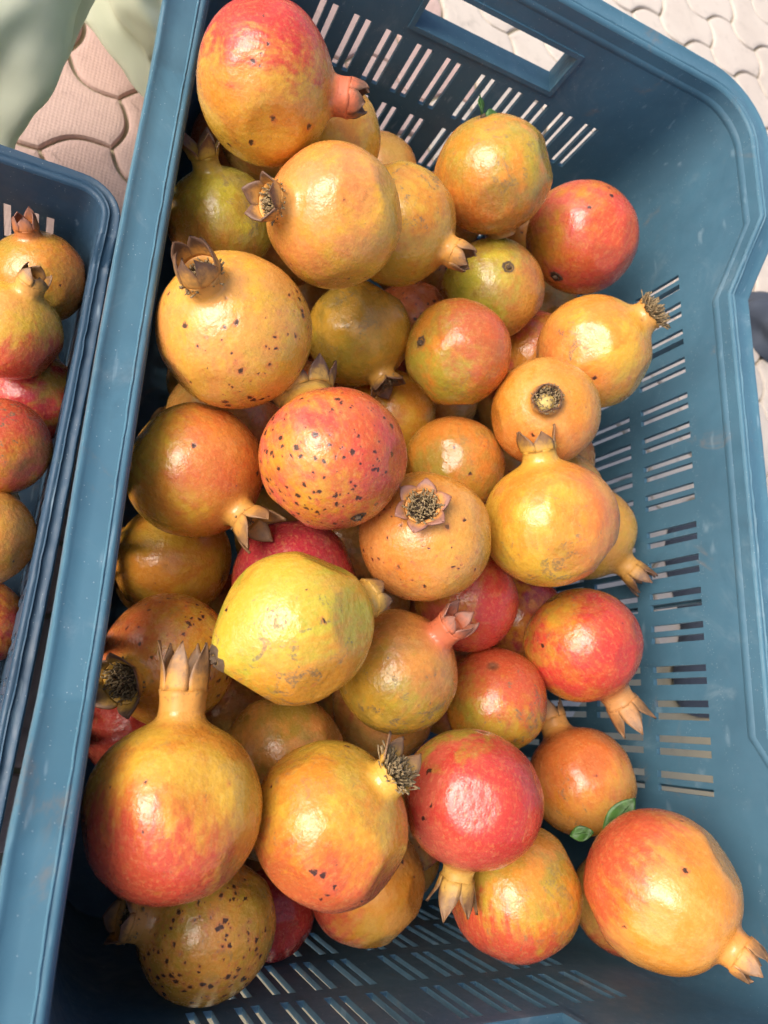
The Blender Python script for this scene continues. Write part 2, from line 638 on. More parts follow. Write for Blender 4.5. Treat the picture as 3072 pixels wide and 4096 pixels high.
    for i in range(ns):
        for k in range(nr - 1):
            if is_hole(i, k):
                for (di, dk, a, b) in ((-1, 0, (i, k), (i, k + 1)), (1, 0, (i + 1, k), (i + 1, k + 1)),
                                       (0, -1, (i, k), (i + 1, k)), (0, 1, (i, k + 1), (i + 1, k + 1))):
                    if not is_hole((i + di) % ns, k + dk):
                        Fc.append((idx(0, *a), idx(0, *b), idx(1, *b), idx(1, *a)))
                continue
            Fc.append((idx(0, i, k), idx(0, i, k + 1), idx(0, i + 1, k + 1), idx(0, i + 1, k)))
            Fc.append((idx(1, i, k), idx(1, i + 1, k), idx(1, i + 1, k + 1), idx(1, i, k + 1)))
        Fc.append((idx(0, i, 0), idx(0, i + 1, 0), idx(1, i + 1, 0), idx(1, i, 0)))
        Fc.append((idx(0, i, nr - 1), idx(1, i, nr - 1), idx(1, i + 1, nr - 1), idx(0, i + 1, nr - 1)))
    sh = obj('wall_shell', V, Fc, mat, root, smooth=True)
    recalc(sh)
    sh.data.set_sharp_from_angle(angle=R_(35))
    # rim: swept profile with raised inner lip, moulding flash and turned-down skirt
    fl = prm['flange']
    prof = [(0.0, -.006), (.0002, -.0012), (.0012, -.0002), (.0022, .0001), (.0033, -.0003), (.0040, .0004), (.0046, -.0011), (fl * .55, -.0013),
            (fl - .0026, -.0011), (fl - .0018, -.0003), (fl - .0006, -.0004), (fl, -.0014), (fl + .0002, -.008), (fl + .0004, -.014), (fl - .0014, -.014),
            (fl - .0018, -.0040), (th + .0005, -.0042), (th, -.006)]
    dense = []
    for i in range(ns):
        a, b = samples[i], samples[(i + 1) % ns]
        dense.append(a)
        if a[0] == b[0] and a[0] in ('right', 'left', 'far', 'near'):
            ln = abs(b[1] - a[1])
            for j in range(1, int(ln / .005) + 1):
                f_ = j / (int(ln / .005) + 1)
                u = a[1] + (b[1] - a[1]) * f_
                dense.append((a[0], u, False, False, False))
    V, Fc = [], []
    nd, npf = len(dense), len(prof)
    for smp in dense:
        y = xy(smp, 0, 0)[1]
        t_ = dtop(y)
        for j, (o_, z_) in enumerate(prof):
            x, yy = xy(smp, t_, 0)
            if j in (4, 5, 6):
                nz = noise.noise(Vector((x * 90, yy * 90, j * .2))) + .6 * noise.noise(Vector((x * 420, yy * 420, 3)))
                z_ += max(-.0002, nz * .0006) if j == 5 else 0
                o_ += nz * .00035
            elif j in (8, 9, 10, 11):
                o_ += .0004 * noise.noise(Vector((x * 60, yy * 60, 9)))
            x, yy = xy(smp, t_, o_)
            V.append((x, yy, -t_ + z_))
    for i in range(nd):
        for j in range(npf):
            a, b = i * npf + j, i * npf + (j + 1) % npf
            c, d = ((i + 1) % nd) * npf + (j + 1) % npf, ((i + 1) % nd) * npf + j
            Fc.append((a, b, c, d))
    rim = obj('rim', V, Fc, MAT_RIM if mat is MAT_CRATE else mat, root)
    recalc(rim)
    rim.data.set_sharp_from_angle(angle=R_(50))
    # bead running just under the rim on the inside
    V, Fc = [], []
    if prm.get('bead', 1) == 0:
        dense = []
    bp = [(.0002, -.0030), (-.0006, -.0015), (-.0008, 0), (-.0006, .0015), (.0002, .0030)]
    for smp in dense:
        t_ = dtop(xy(smp, 0, 0)[1]) + .012
        for o_, z_ in bp:
            x, yy = xy(smp, t_, o_)
            V.append((x, yy, -t_ + z_))
    for i in range(len(dense)):
        for j in range(4):
            Fc.append((i * 5 + j, i * 5 + j + 1, ((i + 1) % nd) * 5 + j + 1, ((i + 1) % nd) * 5 + j))
    if dense:
        bead = obj('rim_bead', V, Fc, mat, root)
        recalc(bead)
    # hand-hole frames, deep tunnels through both end walls
    hx, z0, z1 = prm['hole_x'], prm['hole_z0'], prm['hole_z1']
    for sgn in ((1, -1) if hx > .01 else ()):
        V, Fc = [], []
        for (o_, gx, gz) in ((-.0012, -.0012, -.0012), (-.0012, .0022, .0022), (th + .0006, .0026, .0026), (.017, .0024, .0024), (.017, -.0012, -.0012)):
            for (cx, cz) in ((-hx - gx, z0 - gz), (hx + gx, z0 - gz), (hx + gx, z1 + gz), (-hx - gx, z1 + gz)):
                V.append((cx, sgn * (L / 2 - tb * cz + o_), -cz))
        for r in range(5):
            for j in range(4):
                a, b = r * 4 + j, r * 4 + (j + 1) % 4
                c, d = ((r + 1) % 5) * 4 + (j + 1) % 4, ((r + 1) % 5) * 4 + j
                Fc.append((a, b, c, d))
        hf = obj('handle_frame', V, Fc, mat, root, smooth=False)
        recalc(hf)
    # base tray with ribs
    V, Fc = [], []
    ring = []
    for z in (-H + .004, -H - .002):
        for smp in samples:
            x, y = xy(smp, H, th * .5)
            V.append((x, y, z))
    for i in range(ns):
        Fc.append((i, (i + 1) % ns, ns + (i + 1) % ns, ns + i))
    Fc.append(tuple(range(ns)))
    Fc.append(tuple(range(2 * ns - 1, ns - 1, -1)))
    base = obj('base', V, Fc, mat, root, smooth=False)
    recalc(base)
    # outside stiffening ribs
    for sgn in (1, -1):
        for yy in (-.182, -.134, -.062, .0, .062, .134, .182):
            if abs(yy) > L / 2 - rc - .02:
                continue
            V, Fc = [], []
            for d in (dtop(yy) + .016, H - .004):
                hx_ = W / 2 - ta * d + (br if sgn > 0 else bl) * max(0, 1 - (yy / (L / 2 - rc)) ** 2)
                for (o_, w_) in ((th - .0003, -.0012), (th + .006, -.0012), (th + .006, .0012), (th - .0003, .0012)):
                    V.append((sgn * (hx_ + o_), yy + w_, -d))
            Fc = [(0, 1, 5, 4), (1, 2, 6, 5), (2, 3, 7, 6), (0, 3, 2, 1), (4, 5, 6, 7)]
            rb = obj('rib', V, Fc, mat, root, smooth=False)
            recalc(rb)
    return root


ROWS = [(.0698, .1130), (.1243, .1675), (.1788, .2220), (.2333, .2700)]
crate('pomegranate_crate', dict(W=.3718, L=.575, ta=.058, tb=.006, rc=.034, H=.292, bl=.0051, br=.0018, low=.0293, y_low=.149, y_high=.194,
                                th=.0032, flange=.0195, hole_x=.0555, hole_z0=.0276, hole_z1=.0596, rows=ROWS, skew=.004),
      MAT_CRATE, 'blue plastic crate full of pomegranates filling most of the picture', (0, 0, 0))
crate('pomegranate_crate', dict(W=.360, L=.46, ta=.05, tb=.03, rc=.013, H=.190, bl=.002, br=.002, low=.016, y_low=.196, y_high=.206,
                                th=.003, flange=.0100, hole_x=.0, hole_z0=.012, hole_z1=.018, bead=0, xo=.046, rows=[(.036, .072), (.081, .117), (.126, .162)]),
      MAT_CRATE_SHADED, 'lower dark blue crate at the picture edge, partly under the full crate\'s rim', (-.4015, -.106, -.103), R_(-1.0))


# ------------------------------------------------------------------ pomegranates
def smax(a, b, s):
    h = max(s - abs(a - b), 0) / s
    return max(a, b) + h * h * s * .25


def axis_matrix(x, z, loc):
    x, z = Vector(x), Vector(z)
    y = z.cross(x)
    return Matrix(((x.x, y.x, z.x, loc[0]), (x.y, y.y, z.y, loc[1]), (x.z, y.z, z.z, loc[2]), (0, 0, 0, 1)))


NECKS = {'red': (.54, .10, .06), 'peach': (.62, .28, .08), 'yellow': (.56, .38, .07), 'tan': (.46, .24, .08)}
TIPS = {'brown': (.15, .075, .04), 'tan': (.22, .115, .05), 'rose': (.26, .11, .07)}


NECKOF = {1: ('red', 'brown'), 3: ('yellow', 'brown'), 4: ('peach', 'brown'), 9: ('peach', 'brown'), 10: ('peach', 'brown'), 15: ('tan', 'brown'),
          16: ('tan', 'tan'), 17: ('yellow', 'brown'), 21: ('peach', 'rose'), 22: ('yellow', 'tan'), 23: ('tan', 'brown'), 26: ('peach', 'tan'),
          30: ('red', 'rose'), 31: ('tan', 'tan'), 32: ('yellow', 'brown'), 35: ('peach', 'tan'), 37: ('yellow', 'tan'), 38: ('yellow', 'tan'),
          39: ('tan', 'tan'), 40: ('peach', 'tan'), 43: ('peach', 'brown'), 5: ('peach', 'tan'), 'a': ('red', 'rose'), 'b': ('peach', 'tan')}
STEMMED = {1, 6, 7, 8, 11, 17, 26, 40}
STAMENS = {4: (.5, 1.0), 10: (.6, 1.0), 13: (1.2, 1.3), 15: (.5, .9), 21: (.7, 1.0), 32: (.6, 1.0), 37: (1.0, 1.1), 43: (.4, 1.0), 9: (.4, 1.), 16: (.3, 1.)}


def body_mesh(d, rs, nu=72, nv=46):
    R, k, rn, nh = d['R'], d['k'], d['rn'], d['nh']
    hn = k + nh
    nl = rs.choice((5, 6, 6, 7))
    ph = rs.uniform(0, 6.28)
    lob = rs.uniform(.006, .016)
    o3 = Vector((rs.uniform(-9, 9), rs.uniform(-9, 9), rs.uniform(-9, 9)))
    taper = d.get('taper', 0)
    facets = []
    for _ in range(10):
        fa, fz = rs.uniform(0, 6.28), rs.uniform(-.75, .55)
        fr_ = math.sqrt(1 - fz * fz)
        facets.append((Vector((fr_ * math.cos(fa), fr_ * math.sin(fa), fz * k)).normalized(), rs.uniform(.015, .095)))
    hn = k + nh + .045
    prof = []
    th1 = math.pi - math.asin(.46)          # where the shoulder starts to run into the neck
    for i in range(nv):
        th = th1 * i / (nv - 1)
        h = -k * math.cos(th)
        rho = math.sin(th) ** .96
        if taper and h < 0:
            rho *= 1 - taper * (h / k) ** 4 * .35
            h *= 1 + taper * .10 * (h / k) ** 4
        prof.append((rho, h))
    a0 = prof[-1]
    tx, ty = a0[0] - prof[-2][0], a0[1] - prof[-2][1]
    ln = math.hypot(tx, ty)
    reach = (a0[0] - rn) * .62
    a1 = (a0[0] + tx / ln * reach, a0[1] + ty / ln * reach)
    a3 = (rn, hn)
    a2 = (rn * 1.02, hn - .12)
    for j in range(1, 15):
        t_ = j / 14
        w0, w1, w2, w3 = (1 - t_) ** 3, 3 * t_ * (1 - t_) ** 2, 3 * t_ * t_ * (1 - t_), t_ ** 3
        prof.append((w0 * a0[0] + w1 * a1[0] + w2 * a2[0] + w3 * a3[0], w0 * a0[1] + w1 * a1[1] + w2 * a2[1] + w3 * a3[1]))
    V, Fc = [], []
    n = len(prof)
    for i, (rho, h) in enumerate(prof):
        for j in range(nu):
            a = 2 * math.pi * j / nu
            w = max(0, min(1, (h / k + .6) / 1.2))
            r = rho * (1 + lob * w * math.cos(nl * a + ph))
            p = Vector((r * math.cos(a), r * math.sin(a), h))
            f = max(0, min(1, 1 - (h - k * .7) / (k * .25)))
            nz = noise.noise(p * 1.3 + o3) * .022 + noise.noise(p * .8 - o3) * .02 + noise.noise(p * 3.1 + o3) * .008
            p = p * (1 + nz * f)
            if f > 0:
                for fn, fd in facets:
                    s = p.dot(fn) - (1 - fd)
                    if s > 0:
                        p = p - fn * (s * .8 * f * min(1, s / .03))
            if rho < .2 and h < 0:
                p.z += .035 * (1 - rho / .2) ** 2
            V.append(p * R)
    for i in range(n - 1):
        for j in range(nu):
            a, b = i * nu + j, i * nu + (j + 1) % nu
            Fc.append((a, b, b + nu, a + nu))
    return V, Fc, hn


def sepal_mesh(rs, d, phi, wide, R, h0, r0):
    ls = d['ls'] * rs.uniform(.85, 1.15)
    t0, t1 = R_(d['tilt0'] + rs.uniform(-6, 6)), R_(d['tilt1'] + rs.uniform(-12, 12))
    nt, nsx = 9, 6
    twist = rs.uniform(-.25, .25)
    pts, ts = [], []
    rad, z = r0, h0
    for i in range(nt):
        t = i / (nt - 1)
        al = t0 + t1 * t
        if i:
            rad += math.sin(al) * ls / (nt - 1)
            z += math.cos(al) * ls / (nt - 1)
        wp = max(.03, (1 - t ** 1.7) * (1 + .25 * math.sin(math.pi * t)))
        row = []
        for s_ in range(nsx + 1):
            s = -1 + 2 * s_ / nsx
            an = phi + s * wide * .5 * wp * (r0 / max(rad, r0 * .8)) + twist * t * t
            rr = rad * (1 - .05 * (1 - s * s) * t) + .012 * s * s * t
            row.append(Vector((rr * math.cos(an), rr * math.sin(an), z)))
        pts.append(row)
    V, Fc, along = [], [], []
    for layer in (0, 1):
        for i, row in enumerate(pts):
            t = i / (nt - 1)
            for q0 in row:
                p = q0
                if layer:
                    rad2 = Vector((p.x, p.y, 0))
                    th = .034 * (1 - .7 * t)
                    al = t0 + t1 * t
                    nrm = rad2.normalized() * -math.cos(al) + Vector((0, 0, math.sin(al)))
                    p = p + nrm * th
                V.append(p * R)
                along.append(min(1, t + .30 * (abs(row.index(q0) - nsx / 2) / (nsx / 2)) ** 3))
    w = nsx + 1
    N = nt * w
    for i in range(nt - 1):
        for j in range(nsx):
            a = i * w + j
            Fc.append((a, a + 1, a + 1 + w, a + w))
            Fc.append((N + a, N + a + w, N + a + 1 + w, N + a + 1))
    edge = [j for j in range(w)] + [i * w + nsx for i in range(1, nt)] + [(nt - 1) * w + j for j in range(nsx - 1, -1, -1)] + [i * w for i in range(nt - 2, 0, -1)]
    for e in range(len(edge)):
        a, b = edge[e], edge[(e + 1) % len(edge)]
        Fc.append((a, N + a, N + b, b))
    return V, Fc, along


def set_along(o, along):
    at = o.data.attributes.new('along', 'FLOAT', 'POINT')
    at.data.foreach_set('value', along)


def tube(V, Fc, path, radii, n=5):
    base = len(V)
    for i, p in enumerate(path):
        tdir = (path[min(i + 1, len(path) - 1)] - path[max(i - 1, 0)]).normalized()
        h = Vector((1, 0, 0)) if abs(tdir.x) < .8 else Vector((0, 1, 0))
        x = tdir.cross(h).normalized()
        y = tdir.cross(x)
        for j in range(n):
            a = 2 * math.pi * j / n
            V.append(p + (x * math.cos(a) + y * math.sin(a)) * radii[i])
    for i in range(len(path) - 1):
        for j in range(n):
            a, b = base + i * n + j, base + i * n + (j + 1) % n
            Fc.append((a, b, b + n, a + n))
    Fc.append(tuple(base + (len(path) - 1) * n + j for j in range(n)))
    Fc.append(tuple(base + j for j in reversed(range(n))))


def leaf(parent, mtx, length, width, rs, bend):
    V, Fc = [], []
    nt, nx = 12, 6
    for i in range(nt + 1):
        t = i / nt
        w = width * math.sin(math.pi * min(1, t * .96 + .03)) ** .8
        for j in range(nx + 1):
            s = -1 + 2 * j / nx
            V.append(mtx @ Vector((s * w * .5, length * t, bend * t * t * length + abs(s) * w * .16 + .0006 * math.sin(9 * t + 2 * s))))
    for i in range(nt):
        for j in range(nx):
            a = i * (nx + 1) + j
            Fc.append((a, a + 1, a + nx + 2, a + nx + 1))
    o = obj('leaf', V, Fc, MAT_LEAF, parent)
    md = o.modifiers.new('thickness', 'SOLIDIFY')
    md.thickness = .0005
    # mid vein
    V, Fc = [], []
    pth = [mtx @ Vector((0, length * i / 8 * .97, bend * (i / 8) ** 2 * length + .0003)) for i in range(9)]
    tube(V, Fc, pth, [.0007 * (1 - i / 10) for i in range(9)])
    obj('vein', V, Fc, MAT_LEAF, o)
    return o


def pomegranate(d, i, group, hidden=False):
    rs = random.Random(1000 + i * 7)
    nk = NECKOF.get(d['id'], ('tan', 'brown'))
    d = dict(d)
    mid = [(a + b) / 2 for a, b in zip(d['ca'], d['cb'])]
    wn_ = .8 if d['id'] in (1, 17, 30, 31, 38) else .45
    d['neck'] = tuple((1 - wn_) * a + wn_ * b for a, b in zip(mid, NECKS[nk[0]]))
    if d['id'] == 26:
        d['taper'] = 1.0
    R = d['R']
    V, Fc, hn = body_mesh(d, rs)
    root = empty('pomegranate')
    root.matrix_world = axis_matrix(d['x'], d['z'], d['loc'])
    tag(root, d['label'], 'pomegranate', group)
    obj('body', V, Fc, skin_material(d, i), root)
    sm = sepal_material('sepal_%02d' % i, d['neck'], TIPS[nk[1]])
    rn = d['rn']
    if d['style'] != 'none':
        # calyx tube with inner wall and dark floor
        d['tube'] = max(.05, d['tube'] - .05)
        flare = math.sin(R_(d['tilt0']))
        r1 = rn * (1 + .25 * max(0, flare)) * (1.06 if d['style'] != 'closed' else 1.02)
        V, Fc, al, fm = [], [], [], []
        nu = 40
        prof = [(rn * .998, hn - .012), (rn * .985, hn + d['tube'] * .35), (rn * 1.0, hn + d['tube'] * .7), (r1, hn + d['tube']), (r1 - .05, hn + d['tube'] * .98),
                (rn - .055, hn + d['tube'] * .6), (rn - .07, hn + .02), (.001, hn + .01)]
        jag = [rs.uniform(-.03, .03) if d['nsep'] < 5 else 0 for _ in range(nu)]
        for q_, (r, h) in enumerate(prof):
            for j in range(nu):
                a = 2 * math.pi * j / nu
                hh = h + (jag[j] if q_ in (3, 4) else 0)
                wv = 1 + .035 * math.cos((d['nsep'] or 5) * a) * (1 if q_ in (2, 3, 4) else .2)
                V.append(Vector((r * wv * math.cos(a), r * wv * math.sin(a), hh)) * R)
                al.append(max(0, min(.35, (h - hn) / max(d['tube'], .01) * .25)))
        for q_ in range(len(prof) - 1):
            for j in range(nu):
                a, b = q_ * nu + j, q_ * nu + (j + 1) % nu
                Fc.append((a, b, b + nu, a + nu))
                fm.append(0 if q_ < 5 else 1)
        cal = obj('calyx', V, Fc, None, root, mats=[sm, MAT_CUP], fmat=fm)
        set_along(cal, al)
        n = d['nsep']
        gap = 0 if d['id'] != 37 else 1
        for s in range(n):
            phi = 2 * math.pi * s / (n if not gap else n + 3) + rs.uniform(-.08, .08) + (0 if not gap else -2.2)
            wide = 2 * math.pi / max(n, 5) * (1.02 if not gap else .8)
            V, Fc, al = sepal_mesh(rs, d, phi, wide, R, hn + d['tube'] - .012, r1 * .995)
            so = obj('sepal', V, Fc, sm, cal)
            set_along(so, [.12 + .88 * x for x in al])
        if d['id'] in STAMENS:
            lenf, spread = STAMENS[d['id']]
            V, Fc = [], []
            cnt = 170
            for s in range(cnt):
                a, rr = rs.uniform(0, 6.28), math.sqrt(rs.random()) * rn * .8
                p = Vector((rr * math.cos(a), rr * math.sin(a), hn + .02))
                dirv = Vector((math.cos(a) * rr / rn * spread * .7 + rs.uniform(-.35, .35), math.sin(a) * rr / rn * spread * .7 + rs.uniform(-.35, .35), 1)).normalized()
                ln = rs.uniform(.10, .20) * lenf * 1.2 + d['tube'] * .4
                path = [p]
                for _ in range(4):
                    dirv = (dirv + Vector((rs.uniform(-.4, .4), rs.uniform(-.4, .4), rs.uniform(-.25, .1)))).normalized()
                    path.append(path[-1] + dirv * ln / 4)
                rad0 = rs.uniform(.0055, .009)
                tube(V, Fc, [x * R for x in path], [rad0 * R, rad0 * R, rad0 * R * .9, rad0 * R * 1.6, rad0 * R * 1.8], 4)
            tag(obj('stamens', V, Fc, MAT_STAMEN, cal), kind='stuff')
        if d['id'] == 15:
            V, Fc = [], []
            for r, h in ((.001, .115), (.08, .11), (.13, .085), (.15, .03)):
                for j in range(16):
                    a = 2 * math.pi * j / 16
                    V.append(Vector((r * math.cos(a) + .05, r * 1.05 * math.sin(a) - .04, hn + h)) * R)
            for q_ in range(3):
                for j in range(16):
                    a, b = q_ * 16 + j, q_ * 16 + (j + 1) % 16
                    Fc.append((a, b, b + 16, a + 16))
            obj('yellow_plug', V, Fc, MAT_PLUG, cal)
    if d['id'] in STEMMED:
        V, Fc = [], []
        sz = 1.12 if d['id'] == 26 else 1.0
        z0 = -d['k'] * (1.0 if d['id'] != 26 else 1.10) + .03
        prof = [(.20, .022), (.155, -.012), (.10, -.022), (.085, .004), (.055, .008), (.06, -.035), (.04, -.06), (.001, -.055)]
        jit = [1 + rs.uniform(-.2, .2) for _ in range(18)]
        for q_, (r, h) in enumerate(prof):
            for j in range(18):
                a = 2 * math.pi * j / 18
                V.append(Vector((r * sz * jit[j] * .8 * math.cos(a), r * sz * jit[j] * .8 * math.sin(a), z0 + h * jit[(j * 5 + q_) % 18])) * R)
        for q_ in range(len(prof) - 1):
            for j in range(18):
                a, b = q_ * 18 + j, q_ * 18 + (j + 1) % 18
                Fc.append((a, a + 18, b + 18, b))
        obj('stem_scar', V, Fc, MAT_STEM, root)
    return root


def local_mtx(root, origin, ydir, zdir):
    """matrix in root's space for something starting at world origin, running along ydir, facing zdir"""
    y = Vector(ydir).normalized()
    z = Vector(zdir)
    z = (z - y * z.dot(y)).normalized()
    x = y.cross(z)
    m = Matrix(((x.x, y.x, z.x, origin[0]), (x.y, y.y, z.y, origin[1]), (x.z, y.z, z.z, origin[2]), (0, 0, 0, 1)))
    return root.matrix_world.inverted() @ m


